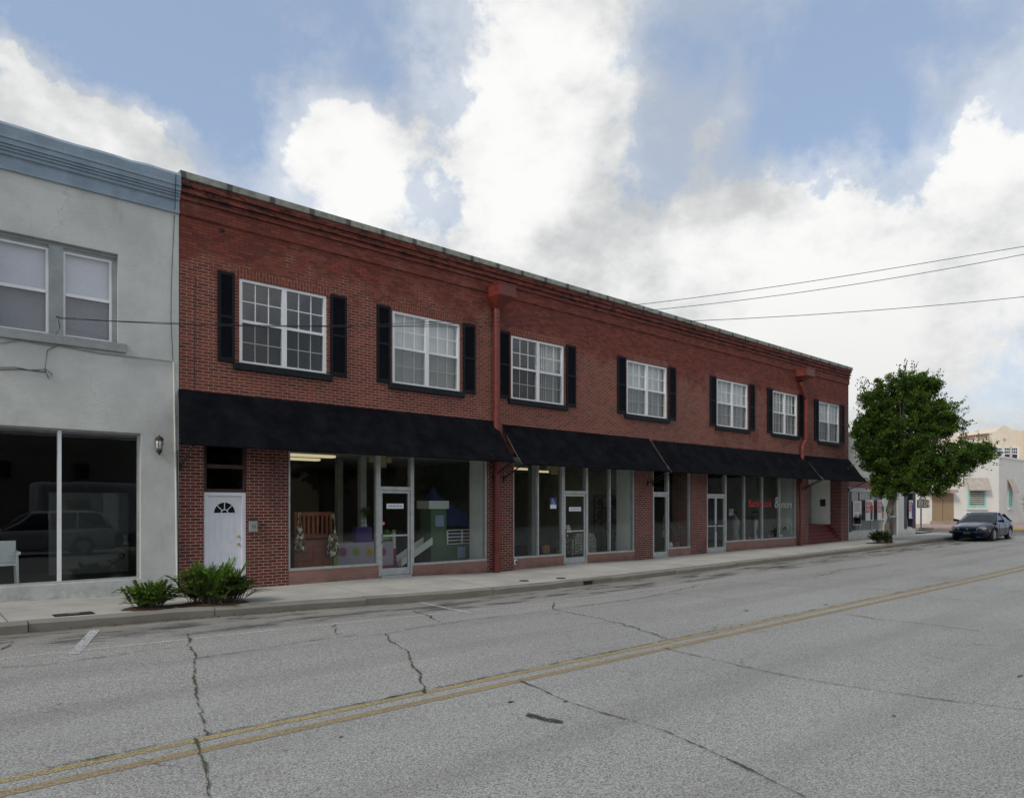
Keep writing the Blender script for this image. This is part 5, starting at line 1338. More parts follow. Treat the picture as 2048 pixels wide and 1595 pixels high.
# posters
YP = y2-.012
def poster(pa, pb, label, style):
    t, a, b, c, d = sheet('poster', label, 'poster', pa, pb, YP, M_PAPER); h = d-c; w = b-a; y = YP-.004
    def dressed(cx_, top, bot, cloth, legs, sk=(.25, .12, .07)):
        s = (top-bot)
        MB().poly([(cx_+.06*w*math.cos(q), y-.002, top-.05*s+.05*s*math.sin(q)) for q in [i*.6 for i in range(11)]]).__class__
        m = MB(); m.poly([(cx_+.09*w*math.cos(i*.63), y, top-.06*s+.06*s*math.sin(i*.63)) for i in range(10)]); m.build('printed_head', paint('skin_print', sk, .7), t)
        m = MB(); m.poly([(cx_-.17*w, y, top-.5*s), (cx_+.18*w, y, top-.52*s), (cx_+.2*w, y, top-.22*s), (cx_+.07*w, y, top-.12*s), (cx_-.08*w, y, top-.12*s), (cx_-.2*w, y, top-.24*s)]); m.build('printed_shirt', cloth, t)
        m = MB(); m.poly([(cx_-.13*w, y, bot), (cx_+.13*w, y, bot), (cx_+.16*w, y, top-.51*s), (cx_-.15*w, y, top-.49*s)]); m.build('printed_trousers', legs, t)
    if style == 0:
        x0, x1 = a+.06*w, a+.62*w
        for k in range(3):
            m = MB(); zz = d-.06*h-k*.2*h; m.quad((x0, y, zz-.17*h), (x1-.05*w*k, y, zz-.17*h), (x1-.05*w*k, y, zz), (x0, y, zz)); m.build('red_block', paint('poster_red', (.50, .025, .035), .6), t)
            scribble(x0+.04, x1-.06, zz-.15*h, zz-.02*h, 2, y-.003, M_PAPER, t, 'printed_text', .5)
    return t, a, b, c, d, w, h, y, dressed
M_PGR = paint('print_green', (.05, .16, .07), .7); M_PRD = paint('print_red', (.45, .06, .03), .7); M_PBL = paint('print_blue', (.05, .10, .42), .7); M_PDK = paint('print_dark', (.03, .03, .05), .7); M_PSK = paint('print_tan', (.40, .22, .13), .7)
r = poster((1706, 1001), (1723, 1049), 'white poster with a seated crowd, leftmost in the white shop window', 1)
t, a, b, c, d, w, h, y, dressed = r
scribble(a+.1*w, b-.1*w, d-.45*h, d-.08*h, 5, y, M_RSTK, t, 'printed_text', .35)
random.seed(4)
for k in range(5):
    cx_ = a+w*(.15+.17*k); dressed(cx_, c+h*random.uniform(.32, .5), c+.03*h, random.choice([M_PDK, M_PSK, M_PAPER]), M_PDK)
r = poster((1731, 999), (1747, 1040), 'red and white poster of a person in a red top, left one of the pair', 0); r[8](r[1]+.74*r[5], r[4]-.1*r[6], r[3]+.03*r[6], M_PRD, M_PDK)
r = poster((1755, 999), (1769, 1039), 'red and white poster of a person in green, right one of the pair', 0); r[8](r[1]+.74*r[5], r[4]-.2*r[6], r[3]+.06*r[6], M_PGR, M_PSK)
r = poster((1818, 1000), (1827, 1036), 'red and white poster of a person in blue, in the narrow corner window', 0); r[8](r[1]+.74*r[5], r[4]-.1*r[6], r[3]+.03*r[6], M_PBL, paint('print_violet', (.12, .05, .25), .7))

# street-name pole at the corner
pp = T(1842, 1062, 44); gz = .38
t = thing('street_sign_pole', 'thin grey street sign pole at the corner under the tree', 'sign pole', (pp.x, pp.y, gz))
MB().tube([(pp.x, pp.y, gz-.1), (pp.x, pp.y, gz+3.2)], .05, 8).build('pole', M_GREY, t)
MB().box(pp.x-.45, pp.x+.45, pp.y-.02, pp.y+.02, gz+2.9, gz+3.1).build('name_plate', paint('sign_green', (.01, .16, .08), .5), t)

# ---------------------------------------------------------------- chamfered white block across the side street
FW = 60.0
def Q(px, fw=FW): k = (px-1024)/F; return Vector((C*k*fw+S*fw, -S*k*fw+C*fw))
cA, cC = Q(1790), Q(1998); zb, zt = .1, 6.05
WB = thing('corner_block', 'pale block building with turquoise-framed windows across the side street', 'building', (cC.x, cC.y, .2))
d1 = Vector((C, -S)); n1 = Vector((-S, -C)); d2 = Vector((1, 0)); n2 = Vector((0, -1))
def wq(m, o, d, n, s0, s1, z0, z1, off):
    # slab on a wall: from origin o along d, facing n, proud by off
    a = o+d*s0; b = o+d*s1; i = n*.02; f_ = n*off
    P_ = [(a-i).to_3d(), (b-i).to_3d(), (b+f_).to_3d(), (a+f_).to_3d()]
    base = len(m.v)
    for z in (z0, z1):
        for p in P_: m.v.append((p.x, p.y, z))
    for q in ((0, 3, 2, 1), (4, 5, 6, 7), (0, 1, 5, 4), (1, 2, 6, 5), (2, 3, 7, 6), (3, 0, 4, 7)): m.f.append(tuple(base+i_ for i_ in q)); m.m.append(m.mi)
E_ = cC+d2*26; back = [(E_.x, E_.y+16), (cA.x+2, cA.y+16)]
m = MB(); m.prism([(cA.x, cA.y), (cC.x, cC.y), (E_.x, E_.y)]+back, 2, zb, zt); m.build('wall', M_BLOCK, WB)
m = MB(); wq(m, cA, d1, n1, 0, (cC-cA).length+.05, zt, zt+.12, .06); wq(m, cC, d2, n2, .05, 26, zt+.003, zt+.123, .06); m.build('coping', M_WHITE, WB)
def s1(px): return (Q(px)-cA).dot(d1)
def zq(py, fw=FW): return H+(1010-py)/F*fw
m = MB(); wq(m, cA, d1, n1, s1(1864), s1(1907), zq(1041), zq(987), .03); dr = m.build('double_door', M_TAN, WB)
m = MB(); wq(m, cA, d1, n1, s1(1885)-.012, s1(1885)+.012, zq(1041), zq(987), .036); m.build('door_gap', M_WOOD, dr)
m = MB(); wq(m, cA, d1, n1, s1(1860), s1(1912), zq(1050)-.3, zq(1041)-.12, .9); wq(m, cA, d1, n1, s1(1861), s1(1911), zq(1041)-.12, zq(1041), .45); m.build('door_step', M_PAVER, WB)
m = MB(); wq(m, cA, d1, n1, s1(1852), s1(1905), zq(985), zq(979), .8); m.build('door_canopy', paint('salmon_canopy', (.40, .32, .26), .7), WB)
def tw(o, d, n, a, b, zlo, zhi, az0, az1):
    m = MB(); f_ = .14
    wq(m, o, d, n, a, a+f_, zlo, zhi, .05); wq(m, o, d, n, b-f_, b, zlo, zhi, .05); wq(m, o, d, n, a+f_, b-f_, zlo, zlo+f_*1.3, .05); wq(m, o, d, n, a+f_, b-f_, zhi-f_, zhi, .05)
    w = m.build('window', M_TURQ, WB)
    m = MB(); wq(m, o, d, n, a+f_, b-f_, zlo+f_, zhi-f_, .015); m.build('pane', paint('dull_pane', (.05, .06, .06), .2), w)
    m = MB(); k = 7
    for i in range(k):
        z = zlo+.2+(zhi-zlo-.35)*i/k; wq(m, o, d, n, a+f_, b-f_, z, z+.1, .045)
    m.build('louvres', paint('louvre', (.42, .45, .38), .6), w)
    m = MB(); wq(m, o, d, n, a-.1, b+.1, zlo-.18, zlo-.003, .12); m.build('sill', M_WHITEW, w)
    # pull-down awning
    m = MB(); A_ = o+d*(a-.15); B_ = o+d*(b+.15); t0 = n*.06; t1 = n*.55
    v = [(A_+t0, az1), (B_+t0, az1), (B_+t1, az0), (A_+t1, az0)]
    v = [(p.x, p.y, z) for p, z in v]; v2 = [(x-n.x*.04, y-n.y*.04, z-.03) for x, y, z in v]
    base = len(m.v); m.v += v+v2
    for q in ((0, 1, 2, 3), (7, 6, 5, 4), (0, 4, 5, 1), (1, 5, 6, 2), (2, 6, 7, 3), (3, 7, 4, 0)): m.f.append(tuple(base+i_ for i_ in q)); m.m.append(0)
    m.build('window_awning', M_AWB, w)
tw(cA, d1, n1, s1(1935), s1(1972), zq(1015), zq(979), zq(980), zq(955))
tw(cC, d2, n2, 2.6, 3.9, zq(1015), zq(981), zq(983), zq(956))
m = MB(); wq(m, cA, d1, n1, s1(1834), s1(1857), zq(1014), zq(999), .05)
sg = thing('wall_sign', 'dark brown notice sign on the pale wall beyond the sign pole', 'sign', (Q(1846).x, Q(1846).y, zq(1014)))
m.build('panel', paint('brown_sign', (.05, .028, .022), .6), sg)
m = MB(); random.seed(3)
for r_ in range(3):
    s = s1(1836)
    while s < s1(1855): l = random.uniform(.08, .3); z = zq(1002.5+4*r_); wq(m, cA, d1, n1, s, s+l, z-.07, z+.05, .056); s += l+.08
m.build('printed_text', paint('faded_lettering', (.30, .28, .25), .8), sg)
# paving in front of it
pv = [Q(1700, 52), Q(2010, 50.0), Q(2300, 48), Q(2300, 75), Q(1700, 75)]
m = MB(); m.prism([(p.x, p.y) for p in pv], 2, -.2, .36); o = m.build('plaza_paving', M_PAVER); o['kind'] = 'structure'
m = MB(); a_, b_ = Q(1960, 49.6), Q(2400, 47.5); d_ = (b_-a_).normalized(); nn = Vector((d_.y, -d_.x)); m.prism([(a_.x, a_.y), ((a_+nn*.25).x, (a_+nn*.25).y), ((b_+nn*.25).x, (b_+nn*.25).y), (b_.x, b_.y)], 2, 0, .38); o = m.build('yellow_kerb', paint('yellow_kerb_paint', (.50, .36, .12), .7)); o['kind'] = 'structure'
m = MB(); m.prism([(p.x, p.y) for p in (Q(1838, 46.5), Q(1868, 46.3), Q(1868, 45.2), Q(1838, 45.4))], 2, 0, .5); o = m.build('kerb_island', M_KERB); o['kind'] = 'structure'
# ---------------------------------------------------------------- cream mission-style building behind
F2 = 85.0
CB = thing('mission_building', 'cream stucco two-storey building with red tiled parapet in the far background', 'building', (Q(1990, F2).x, Q(1990, F2).y, .2))
o2 = Q(1880, F2)
def s2(px): return (Q(px, F2)-o2).dot(d1)
def z2_(py): return zq(py, F2)
prof = [(s2(1770), 0), (s2(2100), 0), (s2(2100), z2_(862)), (s2(2042), z2_(862)), (s2(2036), z2_(859)), (s2(2026), z2_(859)), (s2(2021), z2_(857)), (s2(2016), z2_(853)), (s2(2009), z2_(850)), (s2(2002), z2_(853)), (s2(1997), z2_(858)), (s2(1992), z2_(862)), (s2(1984), z2_(864)), (s2(1977), z2_(865)), (s2(1977), z2_(869)), (s2(1914), z2_(875)), (s2(1914), z2_(865)), (s2(1770), z2_(866))]
m = MB(); base = 0
fr_ = [(o2+d1*s).to_3d() for s, z in prof]; 
front = [(p.x, p.y, z) for p, (s, z) in zip(fr_, prof)]; bk = [(x-n1.x*12, y-n1.y*12, z) for x, y, z in front]
m.v += front+bk; k = len(prof); m.f.append(tuple(range(k))); m.m.append(0); m.f.append(tuple(range(2*k-1, k-1, -1))); m.m.append(0)
for i in range(k): j = (i+1) % k; m.f.append((i, i+k, j+k, j)); m.m.append(0)
m.build('wall', M_CREAM, CB, fix=True)
m = MB(); n = 26
for i in range(n):
    s = s2(1915)+(s2(1976)-s2(1915))*(i+.5)/n
    if i in (14, ): continue
    p = o2+d1*s; z = z2_(875.5)+(z2_(868.5)-z2_(875.5))*(i/n); q = p+n1*.35; m.tube([(p.x-n1.x*.3, p.y-n1.y*.3, z+.12), (q.x, q.y, z-.02)], .085, 6)
m.build('roof_tiles', paint('red_tile', (.27, .12, .09), .8), CB)
for px in (1979, 1992, 2008, 2023):
    a, b = s2(px), s2(px+11)
    m = MB(); wq(m, o2, d1, n1, a-.25, b+.25, z2_(918), z2_(893), .06); w = m.build('window', M_WHITE, CB)
    m = MB()
    for i in range(3):
        for j in range(2):
            aa = a+(b-a)*(i+.12)/3; bb = a+(b-a)*(i+.88)/3; z = z2_(907)+(z2_(895)-z2_(907))*j/2; wq(m, o2, d1, n1, aa, bb, z+.06, z+.33, .07)
    wq(m, o2, d1, n1, a+.03, b-.03, z2_(917), z2_(908), .071); m.build('panes', paint('far_pane', (.03, .02, .03), .2), w)
m = MB()
for dx_, dz_ in ((0, 2.2), (-2.2, 0), (2.2, 0), (0, -2.2), (0, -17), (0, -14)): wq(m, o2, d1, n1, s2(2009+dx_)-.05, s2(2009+dx_)+.05, z2_(879-dz_)-.06, z2_(879-dz_)+.06, .012)
m.build('vent_holes', M_WOOD, CB)
m = MB(); wq(m, o2, d1, n1, s2(2044), s2(2100), z2_(930), z2_(861), 1.2); m.build('corner_tower', M_CREAM, CB)

# ---------------------------------------------------------------- cars
def car(name, label, ox, oy, oz, head, paintmat, kind='sedan', L=4.9, Wd=1.82, extra=None):
    t = thing(name, label, 'car', (0, 0, 0))
    t['category'] = 'car'
    hw = Wd/2
    if kind == 'sedan':
        # along x: nose at 0, tail at L
        belt = [(0, .62), (.12, .68), (.5, .76), (1.25, .90), (1.6, .93), (3.9, .97), (4.35, .98), (4.75, .93), (L, .80)]
        roof = [(1.25, .90), (1.55, 1.06), (2.1, 1.34), (2.6, 1.425), (3.1, 1.42), (3.6, 1.28), (4.15, 1.03), (4.4, .98)]
        wid = [(0, .62), (.08, .74), (.3, .86), (.8, .97), (1.4, 1), (3.8, 1), (4.4, .95), (4.75, .84), (L, .68)]
        wx = (.98, 3.75); wr = .325
    else:
        belt = [(0, .72), (.1, .90), (.5, .98), (1.2, 1.05), (4.5, 1.10), (L, 1.05)]
        roof = [(1.2, 1.05), (1.9, 1.62), (2.4, 1.72), (4.2, 1.72), (4.6, 1.62), (L-.08, 1.06)]
        wid = [(0, .8), (.1, .9), (.5, .98), (1.4, 1), (4.4, 1), (L, .93)]
        wx = (.95, 3.8); wr = .36
    def zbot(x):
        z = .20
        for w in wx:
            d_ = abs(x-w)
            if d_ < wr+.07: z = max(z, math.sqrt((wr+.07)**2-d_*d_)+wr-.02)
        if x < .3: z = max(z, .24)
        return z
    n = 90; xs_ = [L*i/n for i in range(n+1)]
    co, si = math.cos(head), math.sin(head)
    def Wp(x, y, z): return (ox+x*co-y*si, oy+x*si+y*co, oz+z)
    m = MB(); rows = []
    for x in xs_:
        w = lerp_tab(wid, x)*hw; zb_ = zbot(x); zt_ = lerp_tab(belt, x); zm_ = zb_+(zt_-zb_)*.55
        bulge = 1.0
        sec = [(-w*.55, zb_ if zb_ < .3 else .3), (-w*.93, zb_), (-w*bulge, max(zb_+.03, .45)), (-w*1.0, max(zb_+.05, zt_-.22)), (-w*.95, zt_-.07), (-w*.80, zt_-.01), (-w*.45, zt_+.03), (0, zt_+.045)]
        sec += [(-y, z) for y, z in sec[-2::-1]]
        rows.append(len(m.v)); m.v += [Wp(x, y, z) for y, z in sec]
    k = 15
    for a_, b_ in zip(rows, rows[1:]):
        for j in range(k-1): m.f.append((a_+j, b_+j, b_+j+1, a_+j+1)); m.m.append(0)
    m.f.append(tuple(rows[0]+j for j in range(k))); m.m.append(0); m.f.append(tuple(rows[-1]+j for j in range(k-1, -1, -1))); m.m.append(0)
    m.build('body', paintmat, t, smooth_=True)
    # greenhouse
    g = MB(); rp = MB(); xs2 = [roof[0][0]+(roof[-1][0]-roof[0][0])*i/24 for i in range(25)]; rows = []
    for x in xs2:
        w = lerp_tab(wid, x)*hw*.90; z0 = lerp_tab(belt, x)-.04; z1 = max(z0+.01, lerp_tab(roof, x)); f_ = (z1-z0)
        wt = w-(f_*.42 if kind == 'sedan' else f_*.22); sec = [(-w, z0), (-(w+wt)/2-.02, z0+f_*.5), (-wt, z1-.05*min(1, f_*3)), (-wt*.7, z1-.005), (0, z1+.015)]; sec += [(-y, z) for y, z in sec[-2::-1]]
        rows.append(len(g.v)); g.v += [Wp(x, y, z) for y, z in sec]
    for a_, b_ in zip(rows, rows[1:]):
        for j in range(8): g.f.append((a_+j, b_+j, b_+j+1, a_+j+1)); g.m.append(0)
    gl = g.build('windows', M_CARG, t, smooth_=True)
    # roof skin and pillars laid over the glass
    def sec_at(x, f_):
        w = lerp_tab(wid, x)*hw*.90; z0 = lerp_tab(belt, x)-.04; z1 = max(z0+.01, lerp_tab(roof, x)); ff = z1-z0; wt = w-(ff*.42 if kind == 'sedan' else ff*.22)
        return w, wt, z0, z1
    ra, rb = (2.35, 3.45) if kind == 'sedan' else (2.15, 4.55)
    rs = []; 
    for i in range(9):
        x = ra+(rb-ra)*i/8; w, wt, z0, z1 = sec_at(x, 0); rs.append(len(rp.v)); rp.v += [Wp(x, y, z+.012) for y, z in ((-wt-.02, z1-.09), (-wt*.98, z1-.035), (-wt*.7, z1+.0), (0, z1+.02), (wt*.7, z1), (wt*.98, z1-.035), (wt+.02, z1-.09))]
    for a_, b_ in zip(rs, rs[1:]):
        for j in range(6): rp.f.append((a_+j, b_+j, b_+j+1, a_+j+1)); rp.m.append(0)
    def pillar(pa, pb, r_=.035):
        for s_ in (-1, 1):
            q = []
            for x, u in (pa, ((pa[0]+pb[0])/2, (pa[1]+pb[1])/2), pb):
                w, wt, z0, z1 = sec_at(x, 0); q.append(Wp(x, s_*(w+(wt-w)*u+.01), z0+(z1-z0)*u*.96))
            rp.tube(q, r_, 6)
    if kind == 'sedan':
        pillar((1.35, .15), (2.35, .97), .04); pillar((2.75, 0), (2.8, .95), .035); pillar((4.3, .2), (3.45, .97), .06)
    else:
        pillar((1.3, .15), (2.15, .97), .05); pillar((2.7, 0), (2.7, .97), .05); pillar((3.6, 0), (3.65, .97), .05); pillar((4.7, .1), (4.5, .97), .06)
    rp.build('roof', paintmat, t, smooth_=True)
    for i_, w in enumerate(wx):
        for s_ in (-1, 1):
            yo = s_*(hw-.10); ty = MB(); c_ = Wp(w, yo, wr-.0)
            def ring(yy, r_): return Wp(w, yy, wr)
            ty.tube([Wp(w, s_*(hw-.24), wr), Wp(w, s_*(hw-.22), wr), Wp(w, s_*(hw-.05), wr), Wp(w, s_*(hw-.03), wr)], [wr*.9, wr, wr, wr*.92], 22)
            wl = ty.build('wheel', paint('tyre_rubber', (.018, .018, .018), .8), t)
            rm = MB(); rm.tube([Wp(w, s_*(hw-.06), wr), Wp(w, s_*(hw-.022), wr), Wp(w, s_*(hw-.018), wr)], [wr*.62, wr*.64, wr*.56], 20)
            for q in range(7):
                a_ = q*2*math.pi/7; rm.tube([Wp(w, s_*(hw-.014), wr), Wp(w+wr*.55*math.cos(a_), s_*(hw-.014), wr+wr*.55*math.sin(a_))], .022, 5)
            rm.build('hubcap', paint('wheel_silver', (.38, .39, .42), .35, .6), wl)
            ar = MB(); 
    # dark under-body
    ub = MB(); pts = [(.25, -hw*.72), (L-.25, -hw*.72), (L-.25, hw*.72), (.25, hw*.72)]
    lo = [Wp(x, y, .22) for x, y in pts]; hi = [Wp(x, y, .66) for x, y in pts]; ub.v += lo+hi
    for q in ((0, 3, 2, 1), (4, 5, 6, 7), (0, 1, 5, 4), (1, 2, 6, 5), (2, 3, 7, 6), (3, 0, 4, 7)): ub.f.append(q); ub.m.append(0)
    ub.build('underbody', M_BLACK, t)
    if kind == 'sedan':
        M_HL = paint('headlamp_lens', (.42, .42, .38), .15, spec=.9)
        for s_ in (-1, 1):
            hl = MB(); pts = []
            for i in range(14):
                a_ = 2*math.pi*i/14; yy = s_*(.60+.17*math.cos(a_)); zz = .645+.085*math.sin(a_); xx = .03+.42*max(0, abs(yy)-.42)**1.25+(zz-.56)*.35; pts.append(Wp(xx-.02, yy, zz))
            hl.poly(pts if s_ > 0 else pts[::-1]); bk_ = [Wp(.35, s_*.6, .64)]
            for i in range(14): hl.tri(pts[i], pts[(i+1) % 14], bk_[0])
            hl.build('headlight', M_HL, t, smooth_=False)
            mi = MB(); mi.box(0, 0, 0, 0, 0, 0); mi = MB(); mi.tube([Wp(1.75, s_*(hw*.92), .98), Wp(1.72, s_*(hw+.05), 1.0), Wp(1.72, s_*(hw+.2), 1.02)], [.03, .06, .07], 8); mi.build('mirror', paintmat, t, smooth_=True)
            si_ = MB(); si_.tube([Wp(.33, s_*(hw*.88), .52), Wp(.45, s_*(hw*.93), .52)], .035, 6); si_.build('side_marker', paint('amber_lens', (.5, .12, .02), .3), t)
            tl = MB(); tl.tube([Wp(L-.2, s_*(hw*.80), .78), Wp(L-.03, s_*.55, .78)], .08, 8); tl.build('tail_light', M_RSTK, t)
        gr = MB(); gr.tube([Wp(-.03, -.28, .60), Wp(-.05, 0, .60), Wp(-.03, .28, .60)], [.035, .055, .035], 10); gr.build('grille', M_BLACK, t)
        gb = MB(); gb.tube([Wp(-.10, -.045, .60), Wp(-.105, .045, .60)], .022, 8); gb.build('badge', M_ALU, t)
        for s_ in (-1, 1): fb = MB(); fb.tube([Wp(.0, s_*.37, .60), Wp(.0, s_*.44, .60)], .03, 8); fb.build('turn_signal', M_HL, t)
        bu = MB(); bu.tube([Wp(.16, -.80, .44), Wp(-.03, -.55, .44), Wp(-.09, 0, .44), Wp(-.03, .55, .44), Wp(.16, .80, .44)], .085, 10); bu.build('bumper', paintmat, t, smooth_=True)
        pl = MB(); v = [Wp(-.18, y, z) for y, z in ((-.15, .36), (.15, .36), (.15, .5), (-.15, .5))]; v += [Wp(-.12, y, z) for y, z in ((-.15, .36), (.15, .36), (.15, .5), (-.15, .5))]; pl.v += v
        for q in ((0, 3, 2, 1), (4, 5, 6, 7), (0, 1, 5, 4), (1, 2, 6, 5), (2, 3, 7, 6), (3, 0, 4, 7)): pl.f.append(q); pl.m.append(0)
        pl.build('number_plate', paint('plate_green', (.03, .12, .08), .5), t)
        for x in (1.72, 2.78, 3.72):
            for s_ in (-1, 1): hn = MB(); hn.tube([Wp(x, s_*(hw*1.003), .35), Wp(x, s_*(hw*1.003), .86)], .006, 4); hn.build('door_seam', M_BLACK, t)
        for x in (2.55, 3.5):
            for s_ in (-1, 1): hn = MB(); hn.tube([Wp(x, s_*(hw*1.0), .80), Wp(x+.18, s_*(hw*1.0), .80)], .018, 5); hn.build('door_handle', paintmat, t)
    return t
M_CARG = paint('car_glass_dark', (.012, .016, .022), .08, spec=.35)
M_NAVYP = paint('navy_car_paint', (.005, .008, .036), .12, .0, var=.02, coat=0., spec=.30)
M_WCAR = paint('silver_car_paint', (.34, .35, .35), .3, var=.02, coat=.5)
cz = road_z(40, 11.3)
car('parked_car', 'dark navy saloon car parked at the kerb facing the camera', 39.75, 11.42, cz, math.radians(0.5), M_NAVYP)
# across the street, behind the camera: seen in the shop glass
t = car('parked_suv', 'silver sport utility vehicle parked across the street', 1.6, -1.9, 0, math.radians(0), M_WCAR, 'suv', 4.9, 1.9)
# travel trailer
t = thing('travel_trailer', 'pale grey travel trailer parked in the lot across the street', 'trailer', (8, -7.5, 0))
MB().box(4.5, 11.5, -8.7, -6.3, .55, 3.0).build('body', M_GREY, t, bevel=.2)
for x in (5.6, 8.4): MB().box(x, x+1.0, -6.305, -6.28, 1.6, 2.2).build('window', M_CARG, t, bevel=.01)
MB().box(7.1, 7.7, -6.305, -6.27, .7, 2.5).build('door', M_WHITE, t)
for x in (7.6, 8.5): MB().tube([(x, -6.6, .36), (x, -6.35, .36)], .36, 18).build('wheel', paint('tyre_rubber', (0, 0, 0), .8), t)
M_OPP = stucco('tan_stucco', (.20, .165, .11), .1, .2, .8, .2)
def opp(x0, x1, y, h, mat, label, nwin, name='warehouse'):
    t = thing(name, label, 'building', ((x0+x1)/2, y, 0)); MB().box(x0, x1, y-12, y, 0, h).build('wall', mat, t)
    MB().box(x0-.1, x1+.1, y-.2, y+.1, h, h+.25).build('coping', M_WHITEW, t)
    for i in range(nwin):
        x = x0+(x1-x0)*(i+.5)/nwin
        w = MB().box(x-.6, x+.6, y, y+.05, h*.55, h*.55+1.3).build('window', M_BEIGE, t); MB().box(x-.5, x+.5, y+.05, y+.06, h*.55+.1, h*.55+1.2).build('pane', M_CARG, w)
opp(-32, 20, -24, 6.5, M_BEIGE, 'long beige building behind the car park across the street', 12)
opp(22, 52, -15, 7.0, M_OPP, 'tan arcaded building across the street further right', 8)
opp(56, 110, -16, 6.0, M_BEIGE, 'tan building at the far right end across the street', 9)
for i, (x, y, s_) in enumerate([(-9, -16, 1.1), (14, -14, 1.0), (20.5, -12, 1.2), (30, -11, .9), (-22, -14, 1.2), (42, -12, 1.1), (54, -12, 1.2)]):
    random.seed(100+i)
    tree('street_tree', 'dark round-headed tree across the street, number %s from the left' % ['three', 'four', 'five', 'six', 'one', 'seven', 'eight'][i] if False else
         ['dark tree in front of the long beige building', 'dark tree beside the travel trailer', 'dark tree between the beige and tan buildings', 'small tree before the tan arcaded building', 'dark tree at the far left of the car park', 'dark tree near the right end of the tan building', 'dark tree before the tan building at the end'][i],
         (x, y, 0), ([(x, y, -.1), (x+.1, y, 1.5), (x, y+.1, 3*s_)], [.22, .17, .12]),
         [((x, y, 4.6*s_), (2.4*s_, 2.2*s_, 1.9*s_), 1), ((x+1.2, y+.4, 4*s_), (1.5, 1.5, 1.2), .5)], 120, 30, .24, M_DLEAF, 200+i, 'trees across the street', 2.4)

# ---------------------------------------------------------------- world, sun, camera
sd = Vector((-.85, -.12, .72)).normalized()
w = bpy.data.worlds.new('World'); sc.world = w; w.use_nodes = True; nt = w.node_tree; nt.nodes.clear(); g = N(nt)
out = nt.nodes.new('ShaderNodeOutputWorld')
sky = g.n('ShaderNodeTexSky', sky_type='NISHITA'); sky.sun_disc = False
sky.sun_elevation = math.asin(sd.z); sky.sun_rotation = math.atan2(sd.x, sd.y)
sky.air_density = 1.0; sky.dust_density = 1.2; sky.ozone_density = 1.0
dirv = g.n('ShaderNodeTexCoord').outputs['Generated']
def DV(px, py):
    k = (px-1024)/F; v = Vector((C*k+S, -S*k+C, (1010-py)/F)); L = v.length; v.normalize(); return tuple(v), 1/L
BL = [(190, 360, 280, .52), (120, 240, 110, .26), (420, 380, 150, .26), (640, 260, 160, .18), (730, 330, 120, .18), (560, 200, 100, .12), (1060, 60, 300, .34), (930, 40, 130, .18), (1010, 380, 220, .34), (980, 250, 200, .2), (1280, 600, 360, .38), (1800, 680, 430, .36), (1500, 470, 170, .26), (1720, 440, 140, .12), (1960, 400, 160, .17), (1450, 200, 120, .17), (1560, 240, 90, .08), (1830, 200, 100, .13), (1780, 120, 80, .06), (800, 520, 190, .24), (2010, 300, 80, .10),
      (110, 30, 260, -.75), (20, 90, 130, -.45), (430, 150, 210, -.42), (520, 40, 220, -.30), (690, 80, 130, -.22), (500, 280, 90, -.20), (580, 400, 90, -.16), (840, 340, 110, -.34), (840, 180, 70, -.12), (1600, 340, 170, -.42), (1640, 120, 190, -.28), (1780, 40, 200, -.22), (1980, 160, 170, -.26), (1310, 330, 80, -.10), (1740, 330, 120, -.24), (1370, 60, 90, -.16), (1260, 420, 60, -.05), (1420, 380, 70, -.12), (1900, 300, 70, -.12)]
acc = g.ramp(g.sep(dirv)[1], .0, -.5, 0, .16)
wv = g.scale(g.vmath('SUBTRACT', g.noise(dirv, 2.6, 9, .62, out=1), (.5, .5, .5)), .42)
dv2 = g.vmath('ADD', dirv, wv)
for px, py, r, wt in BL:
    c_, s_ = DV(px, py); rad = r/F*s_*1.3
    dist = g.vmath('DISTANCE', dv2, c_, out=1)
    v = g.ramp(dist, rad, 0, 0, wt)
    acc = v if acc is None else g.math('ADD', acc, v)
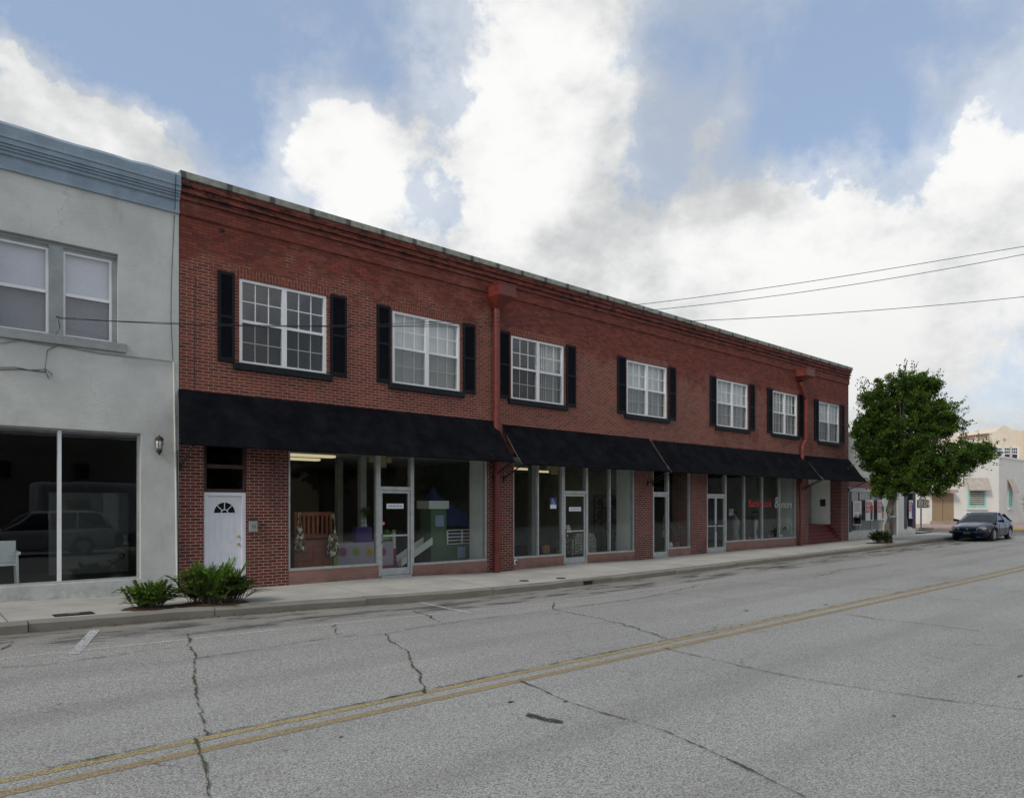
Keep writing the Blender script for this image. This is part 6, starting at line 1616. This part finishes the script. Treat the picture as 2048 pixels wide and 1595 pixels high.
n1 = g.noise(dirv, 4.0, 12, .60, .1); n2 = g.noise(dv2, 12, 8, .6)
dens = g.math('ADD', g.math('ADD', g.math('MULTIPLY', n1, 1.25), g.math('MULTIPLY', n2, .22)), acc)
alpha = g.ramp(dens, .74, .97)
thin = g.ramp(dens, .42, .85, 0, .5)
a2 = g.math('MAXIMUM', alpha, thin)
# white crests, grey undersides
n3 = g.noise(g.vmath('ADD', g.scale(dirv, (1, 1, 1.5)), (3.1, 1.7, .4)), 3.6, 10, .6)
shade = g.ramp(g.math('ADD', g.math('MULTIPLY', n3, 1.35), g.math('MULTIPLY', g.math('SUBTRACT', dens, .85), .16)), .50, .86)
ccol = g.mix(shade, (.47, .485, .495), (.82, .82, .81))
zc = g.sep(dirv)[2]
haz = g.ramp(zc, .0, .16, .75, 0)
ccol = g.mix(g.ramp(zc, .02, .36, .30, 0), ccol, (.30, .31, .32))
skyc = g.vmath('MULTIPLY', sky.outputs[0], (.11, .115, .115))
skyc2 = g.mix(.55, skyc, (.38, .48, .66))
col = g.mix(g.math('MAXIMUM', a2, haz), skyc2, ccol)
bg = g.n('ShaderNodeBackground'); g.link(col, bg.inputs[0]); bg.inputs[1].default_value = 1.0
g.link(bg.outputs[0], out.inputs[0])
sun = bpy.data.lights.new('sun', 'SUN'); sun.energy = 1.5; sun.angle = math.radians(12); sun.color = (1, .93, .83)
so = bpy.data.objects.new('sun', sun); COL.objects.link(so); so.rotation_euler = (-sd).to_track_quat('-Z', 'Y').to_euler()
cam = bpy.data.cameras.new('camera'); co_ = bpy.data.objects.new('camera', cam); COL.objects.link(co_)
co_.location = (0, 0, H); co_.rotation_euler = (math.radians(90), 0, -A); cam.sensor_width = 36; cam.lens = 36*F/2048
cam.shift_y = (1010-797.5)/2048; cam.clip_end = 3000; cam.clip_start = .05; sc.camera = co_
sc.view_settings.view_transform = 'Standard'; sc.view_settings.look = 'None'; sc.view_settings.exposure = .25; sc.view_settings.gamma = 1
sc.cycles.max_bounces = 8; sc.cycles.transparent_max_bounces = 16; sc.cycles.use_denoising = True
